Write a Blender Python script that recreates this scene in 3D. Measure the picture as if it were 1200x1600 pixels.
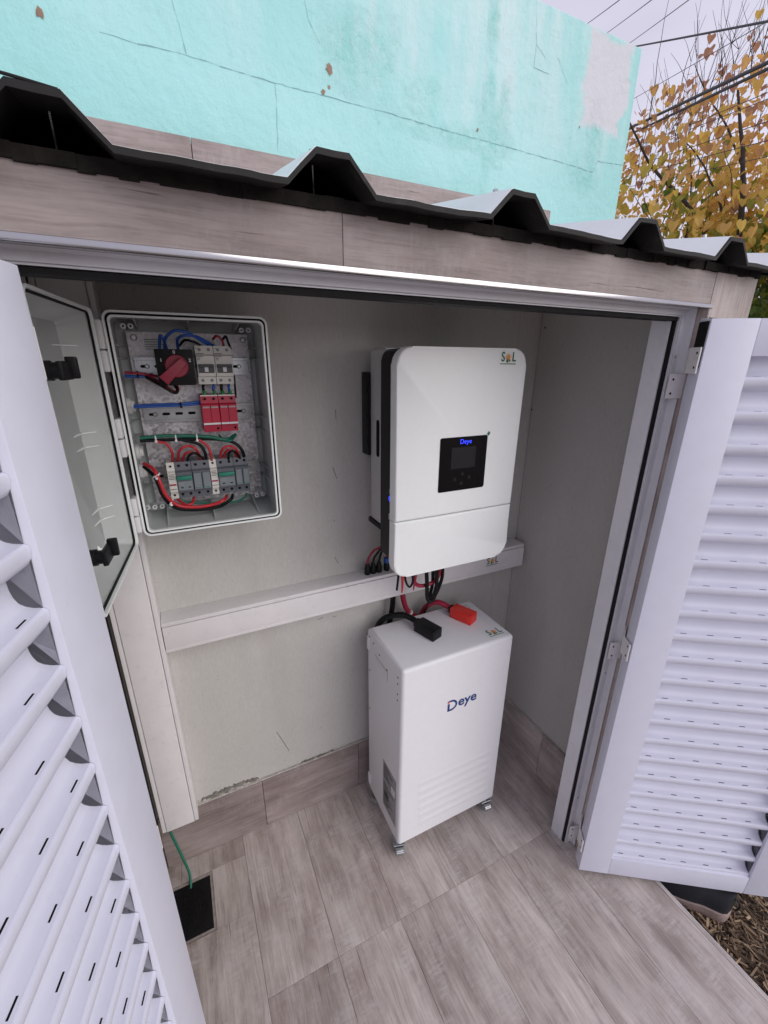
import bpy, bmesh, math, random
from mathutils import Vector, Matrix, noise
random.seed(7)
R = math.radians
for o in list(bpy.data.objects): bpy.data.objects.remove(o, do_unlink=True)
scene = bpy.context.scene
col = scene.collection

# ------------------------------------------------------------------ camera
F_PX, PITCH, YAW, ROLL = 663.716, R(19.5547), R(25.8089), R(0.3733)
CAM = Vector((0.0, 0.0, 1.45))
_fw = Vector((math.sin(YAW)*math.cos(PITCH), math.cos(YAW)*math.cos(PITCH), -math.sin(PITCH)))
_rt0 = Vector((math.cos(YAW), -math.sin(YAW), 0)); _up0 = _rt0.cross(_fw)
_rt = math.cos(ROLL)*_rt0 + math.sin(ROLL)*_up0
_up = -math.sin(ROLL)*_rt0 + math.cos(ROLL)*_up0
cd = bpy.data.cameras.new('camera'); cam = bpy.data.objects.new('camera', cd); col.objects.link(cam)
cam.matrix_world = Matrix(((_rt.x, _up.x, -_fw.x, CAM.x), (_rt.y, _up.y, -_fw.y, CAM.y), (_rt.z, _up.z, -_fw.z, CAM.z), (0, 0, 0, 1)))
cd.sensor_fit = 'HORIZONTAL'; cd.sensor_width = 36.0; cd.lens = 36.0*F_PX/1200.0
cd.clip_start = 0.02; cd.clip_end = 2000
scene.camera = cam

def ray(px, py): return _fw*F_PX + _rt*(px-600) - _up*(py-800)
def PY(px, py, y):                       # pixel -> point on the plane Y = y
    d = ray(px, py); return CAM + d*((y-CAM.y)/d.y)
def PZ(px, py, z):
    d = ray(px, py); return CAM + d*((z-CAM.z)/d.z)
def PX(px, py, x):
    d = ray(px, py); return CAM + d*((x-CAM.x)/d.x)
def PD(px, py, dist):
    return CAM + ray(px, py).normalized()*dist

# ------------------------------------------------------------------ sky and sun (overcast)
SUN_EL, SUN_AZ = R(27), R(146)           # azimuth from +Y towards +X
world = bpy.data.worlds.new('World'); scene.world = world; world.use_nodes = True
wn, wl = world.node_tree.nodes, world.node_tree.links
wn.clear()
wo = wn.new('ShaderNodeOutputWorld'); wb = wn.new('ShaderNodeBackground'); wb.inputs['Strength'].default_value = 0.096
sky = wn.new('ShaderNodeTexSky'); sky.sky_type = 'NISHITA'; sky.sun_disc = False
sky.sun_elevation = SUN_EL; sky.sun_rotation = SUN_AZ
tc = wn.new('ShaderNodeTexCoord'); mp = wn.new('ShaderNodeMapping'); mp.inputs['Scale'].default_value = (1.6, 1.6, 4.0)
nz = wn.new('ShaderNodeTexNoise'); nz.inputs['Scale'].default_value = 1.3; nz.inputs['Detail'].default_value = 5
rp = wn.new('ShaderNodeValToRGB')
rp.color_ramp.elements[0].position = 0.32; rp.color_ramp.elements[0].color = (0.80, 0.80, 0.80, 1)
rp.color_ramp.elements[1].position = 0.68; rp.color_ramp.elements[1].color = (1, 1, 1, 1)
ml = wn.new('ShaderNodeMix'); ml.data_type = 'RGBA'; ml.blend_type = 'MULTIPLY'; ml.inputs['Factor'].default_value = 1.0
ml.inputs['A'].default_value = (8.6, 8.3, 9.9, 1)
mx = wn.new('ShaderNodeMix'); mx.data_type = 'RGBA'; mx.inputs['Factor'].default_value = 0.88
wl.new(tc.outputs['Generated'], mp.inputs['Vector']); wl.new(mp.outputs['Vector'], nz.inputs['Vector'])
wl.new(nz.outputs['Fac'], rp.inputs['Fac']); wl.new(rp.outputs['Color'], ml.inputs['B'])
wl.new(sky.outputs['Color'], mx.inputs['A']); wl.new(ml.outputs['Result'], mx.inputs['B'])
wl.new(mx.outputs['Result'], wb.inputs['Color']); wl.new(wb.outputs['Background'], wo.inputs['Surface'])
sd = bpy.data.lights.new('sun', 'SUN'); sd.energy = 1.7; sd.angle = R(60); sd.color = (1.0, 0.96, 0.90)
sun = bpy.data.objects.new('sun', sd); col.objects.link(sun)
sdir = Vector((math.sin(SUN_AZ)*math.cos(SUN_EL), math.cos(SUN_AZ)*math.cos(SUN_EL), math.sin(SUN_EL)))
sun.rotation_euler = sdir.to_track_quat('Z', 'Y').to_euler(); sun.location = (0, -3, 6)
vs = scene.view_settings; vs.view_transform = 'Standard'; vs.look = 'None'; vs.gamma = 1.0; vs.use_curve_mapping = False
vs.exposure = 0.16
scene.render.engine = 'CYCLES'; scene.cycles.max_bounces = 10; scene.cycles.diffuse_bounces = 6

# ------------------------------------------------------------------ materials
def newmat(name):
    m = bpy.data.materials.new(name); m.use_nodes = True
    nt = m.node_tree; b = nt.nodes['Principled BSDF']; return m, nt, b
def N(nt, t, **kw):
    n = nt.nodes.new('ShaderNode'+t)
    for k, v in kw.items(): setattr(n, k, v)
    return n
def ramp(nt, src, stops):
    r = N(nt, 'ValToRGB'); e = r.color_ramp.elements
    while len(e) < len(stops): e.new(0.5)
    for el, (p, c) in zip(e, stops): el.position = p; el.color = (*c, 1) if len(c) == 3 else c
    nt.links.new(src, r.inputs['Fac']); return r
def mixc(nt, fac, a, b, mode='MIX'):
    m = N(nt, 'Mix'); m.data_type = 'RGBA'; m.blend_type = mode
    for k, v in (('Factor', fac), ('A', a), ('B', b)):
        s = m.inputs[k]
        if isinstance(v, (int, float)): s.default_value = v
        elif isinstance(v, tuple): s.default_value = (*v, 1) if len(v) == 3 else v
        else: nt.links.new(v, s)
    return m.outputs['Result']
def noise_tex(nt, vec, scale, detail=4, rough=0.55):
    n = N(nt, 'TexNoise'); n.inputs['Scale'].default_value = scale; n.inputs['Detail'].default_value = detail
    n.inputs['Roughness'].default_value = rough; nt.links.new(vec, n.inputs['Vector']); return n.outputs['Fac']
def mapping(nt, vec, scale=(1, 1, 1), loc=(0, 0, 0)):
    m = N(nt, 'Mapping'); m.inputs['Scale'].default_value = scale; m.inputs['Location'].default_value = loc
    nt.links.new(vec, m.inputs['Vector']); return m.outputs['Vector']
def bump(nt, b, h, strength, dist=0.002):
    n = N(nt, 'Bump'); n.inputs['Strength'].default_value = strength; n.inputs['Distance'].default_value = dist
    nt.links.new(h, n.inputs['Height']); nt.links.new(n.outputs['Normal'], b.inputs['Normal'])
def plain(name, c, rough=0.5, metal=0.0, var=0.08, scale=40, bs=0.0, dirt=None, spec=None):
    m, nt, b = newmat(name)
    t = N(nt, 'TexCoord').outputs['Object']
    f = noise_tex(nt, t, scale, 5)
    lo = tuple(x*(1-var) for x in c); hi = tuple(min(1, x*(1+var)) for x in c)
    r = ramp(nt, f, [(0.3, lo), (0.7, hi)]).outputs['Color']
    if dirt:                                  # faint smudges and specks
        d = ramp(nt, noise_tex(nt, t, dirt[0], 8, 0.7), [(0.56, (0, 0, 0)), (0.75, (1, 1, 1))]).outputs['Color']
        k = N(nt, 'Math', operation='MULTIPLY'); nt.links.new(d, k.inputs[0]); k.inputs[1].default_value = dirt[1]
        r = mixc(nt, k.outputs[0], r, dirt[2])
    nt.links.new(r, b.inputs['Base Color'])
    rr = N(nt, 'MapRange'); rr.inputs['To Min'].default_value = rough*0.85; rr.inputs['To Max'].default_value = min(1, rough*1.15)
    nt.links.new(f, rr.inputs['Value']); nt.links.new(rr.outputs['Result'], b.inputs['Roughness'])
    b.inputs['Metallic'].default_value = metal
    if spec is not None: b.inputs['Specular IOR Level'].default_value = spec
    if bs: bump(nt, b, noise_tex(nt, t, scale*3, 6), bs)
    return m
def wood_tile(name, axis, tint=(1, 1, 1)):
    m, nt, b = newmat(name)
    t = N(nt, 'TexCoord').outputs['Object']
    oi = N(nt, 'ObjectInfo')
    k = N(nt, 'VectorMath', operation='SCALE'); k.inputs[0].default_value = (37.1, 53.7, 29.3)
    nt.links.new(oi.outputs['Random'], k.inputs['Scale'])
    ad = N(nt, 'VectorMath', operation='ADD'); nt.links.new(t, ad.inputs[0]); nt.links.new(k.outputs[0], ad.inputs[1])
    v = ad.outputs[0]
    al, ac = 2.6, 30.0
    sc = [ac, ac, ac]; sc['XYZ'.index(axis)] = al
    cx = N(nt, 'VectorMath', operation='SCALE'); cx.inputs['Scale'].default_value = 0.016
    nn = N(nt, 'TexNoise'); nn.inputs['Scale'].default_value = 6; nt.links.new(v, nn.inputs['Vector'])
    nt.links.new(nn.outputs['Color'], cx.inputs[0])
    a2 = N(nt, 'VectorMath', operation='ADD'); nt.links.new(v, a2.inputs[0]); nt.links.new(cx.outputs[0], a2.inputs[1])
    gv = a2.outputs[0]
    S = lambda k_al, k_ac: tuple(x*(k_al if x == al else k_ac) for x in sc)
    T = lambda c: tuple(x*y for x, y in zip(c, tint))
    big = noise_tex(nt, mapping(nt, v, tuple(3.0 if x == al else 6.5 for x in sc)), 1.6, 5, 0.6)
    g = noise_tex(nt, mapping(nt, gv, S(1, 1)), 1.5, 10, 0.72)
    g2 = noise_tex(nt, mapping(nt, gv, S(1.6, 4.0)), 1.5, 8, 0.75)
    c = ramp(nt, big, [(0.34, T((0.325, 0.270, 0.248))), (0.50, T((0.435, 0.378, 0.352))), (0.66, T((0.545, 0.485, 0.455)))]).outputs['Color']
    st = ramp(nt, g, [(0.34, (0.74, 0.72, 0.71)), (0.50, (1.0, 1.0, 1.0)), (0.66, (1.20, 1.20, 1.20))]).outputs['Color']
    c = mixc(nt, 0.85, c, st, 'MULTIPLY')
    fg = ramp(nt, g2, [(0.36, (0.74, 0.72, 0.71)), (0.50, (1.0, 1.0, 1.0)), (0.66, (1.12, 1.12, 1.12))]).outputs['Color']
    c = mixc(nt, 0.9, c, fg, 'MULTIPLY')
    # pale cross-hatched wear
    scx = [24.0]*3; scx['XYZ'.index(axis)] = 120.0
    hx_ = noise_tex(nt, mapping(nt, v, tuple(scx)), 1.0, 4, 0.75)
    p = ramp(nt, noise_tex(nt, mapping(nt, v, tuple(5.0 if x == al else 9.0 for x in sc), (3.3, 1.7, 9.1)), 1.7, 7, 0.7), [(0.47, (0, 0, 0)), (0.64, (1, 1, 1))]).outputs['Color']
    pk = mixc(nt, 1.0, p, ramp(nt, hx_, [(0.40, (0.10,)*3), (0.62, (0.75,)*3)]).outputs['Color'], 'MULTIPLY')
    c = mixc(nt, pk, c, T((0.56, 0.515, 0.50)))
    # hair-line dark grain
    d = ramp(nt, noise_tex(nt, mapping(nt, gv, S(0.9, 2.6), (7.7, 2.2, 5.1)), 1.5, 5, 0.65), [(0.30, (0.8, 0.8, 0.8)), (0.345, (0, 0, 0))]).outputs['Color']
    c = mixc(nt, d, c, T((0.125, 0.100, 0.096)))
    mr = N(nt, 'MapRange'); mr.inputs['To Min'].default_value = 0.92; mr.inputs['To Max'].default_value = 1.08
    nt.links.new(oi.outputs['Random'], mr.inputs['Value'])
    vm = N(nt, 'VectorMath', operation='SCALE'); nt.links.new(c, vm.inputs[0]); nt.links.new(mr.outputs['Result'], vm.inputs['Scale'])
    nt.links.new(vm.outputs[0], b.inputs['Base Color'])
    b.inputs['Roughness'].default_value = 0.42
    rr = N(nt, 'MapRange'); rr.inputs['To Min'].default_value = 0.34; rr.inputs['To Max'].default_value = 0.6
    nt.links.new(g, rr.inputs['Value']); nt.links.new(rr.outputs['Result'], b.inputs['Roughness'])
    bump(nt, b, g2, 0.25, 0.001)
    return m

M = {}
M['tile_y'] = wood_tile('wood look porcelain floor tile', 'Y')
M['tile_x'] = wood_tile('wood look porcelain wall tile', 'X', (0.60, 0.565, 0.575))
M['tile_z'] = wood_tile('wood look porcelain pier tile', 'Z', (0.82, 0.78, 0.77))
M['grout'] = plain('grey grout', (0.30, 0.26, 0.24), 0.9, var=0.2, scale=80, bs=0.2)
M['alu'] = plain('white lacquered aluminium', (0.67, 0.68, 0.78), 0.36, var=0.02, scale=25, dirt=(60, 0.12, (0.45, 0.43, 0.42)))
M['frame'] = plain('white frame aluminium', (0.62, 0.62, 0.65), 0.35, var=0.03, scale=25, dirt=(35, 0.25, (0.35, 0.32, 0.30)))
M['gasket'] = plain('black rubber', (0.0066, 0.0066, 0.0072), 0.65, var=0.2, spec=0.22)
M['black'] = plain('black plastic', (0.0077, 0.0077, 0.0088), 0.42, var=0.15, bs=0.05, spec=0.22)
M['blackwire'] = plain('black cable jacket', (0.0066, 0.0066, 0.0077), 0.38, var=0.15, spec=0.22)
M['redwire'] = plain('red cable jacket', (0.50, 0.018, 0.03), 0.38, var=0.1)
M['crimson'] = plain('dark red cable jacket', (0.30, 0.012, 0.04), 0.40, var=0.1)
M['bluewire'] = plain('blue cable jacket', (0.02, 0.085, 0.36), 0.38, var=0.1)
M['greenwire'] = plain('green cable jacket', (0.01, 0.14, 0.09), 0.42, var=0.1)
M['greensleeve'] = plain('green ferrule', (0.01, 0.20, 0.05), 0.4)
M['trunk'] = plain('white pvc trunking', (0.73, 0.71, 0.715), 0.42, var=0.03, scale=18, dirt=(45, 0.30, (0.42, 0.39, 0.36)))
M['box'] = plain('light grey polycarbonate', (0.79, 0.83, 0.815), 0.38, var=0.02, scale=30)
M['boxin'] = plain('light grey moulded plastic', (0.50, 0.53, 0.525), 0.45, var=0.03, scale=30)
M['white_tab'] = plain('white hinge plastic', (0.72, 0.72, 0.72), 0.4, var=0.02)
M['invw'] = plain('white inverter enamel', (0.85, 0.875, 0.865), 0.36, var=0.01, scale=60, bs=0.01)
M['battw'] = plain('white battery enamel', (0.74, 0.74, 0.765), 0.40, var=0.015, scale=50, bs=0.03)
M['heat'] = plain('cast aluminium', (0.55, 0.55, 0.56), 0.45, metal=0.35, var=0.05)
M['zinc'] = plain('zinc plated steel', (0.42, 0.44, 0.45), 0.28, metal=0.9, var=0.1)
M['chrome'] = plain('polished aluminium trim', (0.42, 0.41, 0.42), 0.16, metal=1.0, var=0.04, scale=12, dirt=(40, 0.3, (0.5, 0.47, 0.45)))
M['caster'] = plain('grey caster rubber', (0.30, 0.34, 0.36), 0.5, var=0.1)
M['redplug'] = plain('red connector plastic', (0.68, 0.03, 0.02), 0.35, var=0.05)
M['spd'] = plain('crimson device plastic', (0.46, 0.012, 0.045), 0.42, var=0.06)
M['knob'] = plain('dull red knob plastic', (0.32, 0.025, 0.055), 0.45, var=0.06)
M['cream'] = plain('off white device plastic', (0.66, 0.65, 0.61), 0.45, var=0.03)
M['devgrey'] = plain('blue grey device plastic', (0.115, 0.125, 0.15), 0.45, var=0.05)
M['devgrey2'] = plain('mid grey device plastic', (0.19, 0.22, 0.24), 0.45, var=0.05)
M['toggle'] = plain('dark grey toggle', (0.06, 0.065, 0.07), 0.45)
M['green'] = plain('green toggle plastic', (0.01, 0.20, 0.13), 0.4)
M['print'] = plain('dark grey print', (0.08, 0.08, 0.085), 0.6)
M['printw'] = plain('white print', (0.75, 0.75, 0.75), 0.6)
M['navy'] = plain('navy blue print', (0.012, 0.045, 0.19), 0.5)
M['redprint'] = plain('red print', (0.60, 0.02, 0.03), 0.5)
M['orange'] = plain('orange print', (0.75, 0.30, 0.06), 0.5)
M['greenprint'] = plain('dark green print', (0.02, 0.14, 0.06), 0.5)
M['silver'] = plain('silver label film', (0.33, 0.335, 0.35), 0.4, metal=0.2)
M['screen'] = plain('dark display glass', (0.012, 0.013, 0.015), 0.2, var=0.05)
M['screenb'] = plain('black glossy panel', (0.0044, 0.0044, 0.0050), 0.16, var=0.05, spec=0.22)
M['hole'] = plain('dark hole', (0.0055, 0.0055, 0.0055), 0.9, spec=0.22)
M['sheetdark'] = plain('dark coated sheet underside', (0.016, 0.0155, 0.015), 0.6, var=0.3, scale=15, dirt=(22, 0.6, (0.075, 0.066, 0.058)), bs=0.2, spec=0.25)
M['sheet'] = plain('pale galvanised sheet', (0.72, 0.73, 0.75), 0.38, metal=0.25, var=0.05, scale=8)
M['foam'] = plain('black closure foam', (0.0154, 0.0132, 0.0116), 0.95, var=0.4, scale=60, bs=0.6, spec=0.22)
M['brown'] = plain('dark brown side wall', (0.16, 0.125, 0.112), 0.6, var=0.15, scale=20)  # left side wall in dark brown
M['sole'] = plain('dusty pink rubber sole', (0.30, 0.225, 0.21), 0.7, var=0.15, scale=60, bs=0.2)
M['shoe'] = plain('black woven shoe upper', (0.012, 0.013, 0.018), 0.85, var=0.3, scale=300, bs=0.3)
M['wire_far'] = plain('hazed power cable', (0.05, 0.047, 0.052), 0.7)  # dark tone lifted towards grey to paint in distant haze
M['bark'] = plain('dark grey bark', (0.060, 0.045, 0.042), 0.9, var=0.35, scale=30, bs=0.6)
M['soil'] = plain('dry garden soil', (0.17, 0.135, 0.105), 0.95, var=0.4, scale=30, bs=0.8)
M['mortar'] = plain('crumbled mortar', (0.44, 0.41, 0.38), 0.95, var=0.25, scale=70, bs=0.7)
M['chip'] = plain('bare plaster chip', (0.33, 0.22, 0.16), 0.95, var=0.3, scale=60, bs=0.5)
M['crack'] = plain('crack line', (0.24, 0.44, 0.44), 0.95)  # even grey teal of the wall cracks
def emis(name, c, s):
    m, nt, b = newmat(name); b.inputs['Base Color'].default_value = (*c, 1)
    b.inputs['Emission Color'].default_value = (*c, 1); b.inputs['Emission Strength'].default_value = s; return m
M['blueled'] = emis('blue backlit lettering', (0.03, 0.06, 1.0), 1.0)

def board_mat():                          # painted fibre cement panel
    m, nt, b = newmat('painted cement board')
    t = N(nt, 'TexCoord').outputs['Object']
    f = noise_tex(nt, t, 2.2, 4); w = noise_tex(nt, mapping(nt, t, (60, 60, 14)), 4, 6, 0.7); fine = noise_tex(nt, t, 260, 3)
    c = ramp(nt, f, [(0.3, (0.475, 0.465, 0.440)), (0.7, (0.535, 0.524, 0.497))]).outputs['Color']
    c = mixc(nt, ramp(nt, w, [(0.42, (0.32,)*3), (0.62, (0, 0, 0))]).outputs['Color'], c, (0.385, 0.373, 0.350))
    sp = ramp(nt, noise_tex(nt, t, 90, 2, 0.8), [(0.685, (0, 0, 0)), (0.71, (0.6, 0.6, 0.6))]).outputs['Color']
    c = mixc(nt, sp, c, (0.22, 0.21, 0.20))
    st = ramp(nt, noise_tex(nt, mapping(nt, t, (5, 5, 1.2)), 1.6, 6, 0.65), [(0.52, (0, 0, 0)), (0.72, (0.35,)*3)]).outputs['Color']
    c = mixc(nt, st, c, (0.39, 0.368, 0.338))
    nt.links.new(c, b.inputs['Base Color']); b.inputs['Roughness'].default_value = 0.8
    bump(nt, b, fine, 0.25, 0.001); return m
M['board'] = board_mat()
def galv_mat():
    m, nt, b = newmat('galvanised steel with spangle')
    t = N(nt, 'TexCoord').outputs['Object']
    v = N(nt, 'TexVoronoi'); v.inputs['Scale'].default_value = 170; nt.links.new(t, v.inputs['Vector'])
    bw = N(nt, 'RGBToBW'); nt.links.new(v.outputs['Color'], bw.inputs['Color'])
    c = ramp(nt, bw.outputs['Val'], [(0.2, (0.38, 0.37, 0.385)), (0.8, (0.66, 0.65, 0.665))]).outputs['Color']
    nt.links.new(c, b.inputs['Base Color']); b.inputs['Metallic'].default_value = 0.75
    rr = ramp(nt, bw.outputs['Val'], [(0.2, (0.32,)*3), (0.8, (0.55,)*3)]).outputs['Color']
    nt.links.new(rr, b.inputs['Roughness'])
    bump(nt, b, bw.outputs['Val'], 0.25, 0.001)
    return m
M['galv'] = galv_mat()
def leaf_mat(name, stops):
    m, nt, b = newmat(name)
    oi = N(nt, 'ObjectInfo'); g = N(nt, 'NewGeometry')
    t = N(nt, 'TexCoord').outputs['Object']
    a = N(nt, 'Attribute'); a.attribute_name = 'tone'
    c = ramp(nt, a.outputs['Fac'], stops).outputs['Color']
    f = noise_tex(nt, t, 25, 4)
    c = mixc(nt, ramp(nt, f, [(0.5, (0, 0, 0)), (0.8, (0.45,)*3)]).outputs['Color'], c, (0.30, 0.14, 0.06))
    nt.links.new(c, b.inputs['Base Color']); b.inputs['Roughness'].default_value = 0.5
    tr = N(nt, 'BsdfTranslucent'); nt.links.new(c, tr.inputs['Color'])
    ms = N(nt, 'MixShader'); ms.inputs['Fac'].default_value = 0.5
    nt.links.new(b.outputs[0], ms.inputs[1]); nt.links.new(tr.outputs[0], ms.inputs[2])
    nt.links.new(ms.outputs[0], nt.nodes['Material Output'].inputs['Surface']); return m
M['leaf'] = leaf_mat('autumn leaf', [(0.0, (0.11, 0.20, 0.035)), (0.22, (0.34, 0.33, 0.05)), (0.42, (0.78, 0.53, 0.10)), (0.7, (0.78, 0.45, 0.15)), (1.0, (0.46, 0.24, 0.16))])
def chip_mat():
    m, nt, b = newmat('wood mulch')
    a = N(nt, 'Attribute'); a.attribute_name = 'tone'
    c = ramp(nt, a.outputs['Fac'], [(0.0, (0.045, 0.028, 0.018)), (0.6, (0.15, 0.097, 0.058)), (1.0, (0.40, 0.29, 0.19))]).outputs['Color']
    nt.links.new(c, b.inputs['Base Color']); b.inputs['Roughness'].default_value = 0.85; return m
M['mulch'] = chip_mat()
def turq_mat():
    m, nt, b = newmat('weathered turquoise paint')
    L = nt.links
    t = N(nt, 'TexCoord').outputs['Object']
    sx = N(nt, 'SeparateXYZ'); L.new(t, sx.inputs[0])
    def mr(src, a, b_, lo=0.0, hi=1.0):
        n = N(nt, 'MapRange'); n.clamp = True
        for k, v in (('From Min', a), ('From Max', b_), ('To Min', lo), ('To Max', hi)): n.inputs[k].default_value = v
        L.new(src, n.inputs['Value']); return n.outputs['Result']
    def mul(a, b_):
        n = N(nt, 'Math', operation='MULTIPLY'); L.new(a, n.inputs[0])
        if isinstance(b_, float): n.inputs[1].default_value = b_
        else: L.new(b_, n.inputs[1])
        return n.outputs[0]
    def add(a, b_):
        n = N(nt, 'Math', operation='ADD'); L.new(a, n.inputs[0])
        if isinstance(b_, float): n.inputs[1].default_value = b_
        else: L.new(b_, n.inputs[1])
        return n.outputs[0]
    big = noise_tex(nt, t, 2.3, 5); mid = noise_tex(nt, t, 7, 6, 0.65); fine = noise_tex(nt, t, 45, 5, 0.6)
    vert = noise_tex(nt, mapping(nt, t, (9, 9, 1.6)), 1.5, 6, 0.65)
    c = ramp(nt, big, [(0.3, (0.335, 0.665, 0.655)), (0.7, (0.43, 0.745, 0.74))]).outputs['Color']
    # chalky pale bloom, mostly above the cold joint and to the right
    up = mr(sx.outputs['Z'], 1.94, 2.12); rgt = mr(sx.outputs['X'], 0.15, 0.8)
    pale = mul(mul(mr(vert, 0.40, 0.66), up), mr(rgt, 0, 1, 0.35, 1.0))
    c = mixc(nt, pale, c, (0.56, 0.745, 0.755))
    # teal damp streaks with blistered paint
    st = ramp(nt, noise_tex(nt, mapping(nt, t, (7, 7, 1.0), (3.1, 0, 0.4)), 1.0, 4, 0.6), [(0.55, (0, 0, 0)), (0.67, (1, 1, 1))]).outputs['Color']
    band = mul(mr(sx.outputs['Z'], 1.90, 1.98), mr(sx.outputs['X'], 0.2, 0.42))
    stf = mul(mul(st, mr(mid, 0.38, 0.60)), mul(band, 0.45))
    def blob(cx_, cz_, rx_, rz_):
        a_ = mul(add(sx.outputs['X'], -cx_), 1.0/rx_); d_ = mul(add(sx.outputs['Z'], -cz_), 1.0/rz_)
        r2 = add(mul(a_, a_), mul(d_, d_))
        return mr(add(r2, mul(add(noise_tex(nt, t, 13, 9, 0.8), -0.5), 6.0)), 1.5, -0.6)
    for q_ in ((0.845, 2.13, 0.018, 0.22), (0.870, 2.02, 0.060, 0.06), (0.90, 2.05, 0.018, 0.10), (0.62, 2.045, 0.10, 0.045), (0.535, 2.10, 0.045, 0.09), (1.235, 2.06, 0.030, 0.10), (1.21, 1.985, 0.06, 0.035), (0.455, 2.10, 0.07, 0.07), (0.75, 2.00, 0.16, 0.03)):
        mxx = N(nt, 'Math', operation='MAXIMUM'); L.new(stf, mxx.inputs[0]); L.new(mul(blob(*q_), mr(mid, 0.30, 0.52)), mxx.inputs[1]); stf = mxx.outputs[0]
    c = mixc(nt, mul(mul(stf, 0.85), mr(noise_tex(nt, t, 30, 7, 0.75), 0.38, 0.62)), c, (0.24, 0.60, 0.55))
    blot = mul(mr(noise_tex(nt, t, 4.2, 7, 0.7), 0.50, 0.66), mr(noise_tex(nt, t, 1.1, 3), 0.42, 0.6))
    c = mixc(nt, mul(blot, 0.55), c, (0.25, 0.62, 0.58))
    # rosy white repair patch near the top right corner
    dx = N(nt, 'Math', operation='ABSOLUTE'); L.new(add(sx.outputs['X'], -1.255), dx.inputs[0])
    dz = N(nt, 'Math', operation='ABSOLUTE'); L.new(add(sx.outputs['Z'], -2.205), dz.inputs[0])
    mxn = N(nt, 'Math', operation='MAXIMUM'); L.new(mul(dx.outputs[0], 1.35), mxn.inputs[0]); L.new(dz.outputs[0], mxn.inputs[1])
    pd = add(mxn.outputs[0], mul(add(mid, -0.5), 0.16))
    c = mixc(nt, mr(pd, 0.118, 0.102), c, (0.62, 0.64, 0.68))
    c = mixc(nt, mul(mr(fine, 0.62, 0.8), 0.35), c, (0.20, 0.50, 0.47))
    L.new(c, b.inputs['Base Color']); b.inputs['Roughness'].default_value = 0.75
    bl = noise_tex(nt, t, 70, 4, 0.6)
    hgt = add(add(mul(fine, 0.35), mul(mid, 0.8)), mul(mul(stf, bl), 0.42))
    bump(nt, b, hgt, 0.8, 0.010); return m
M['turq'] = turq_mat()

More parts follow.
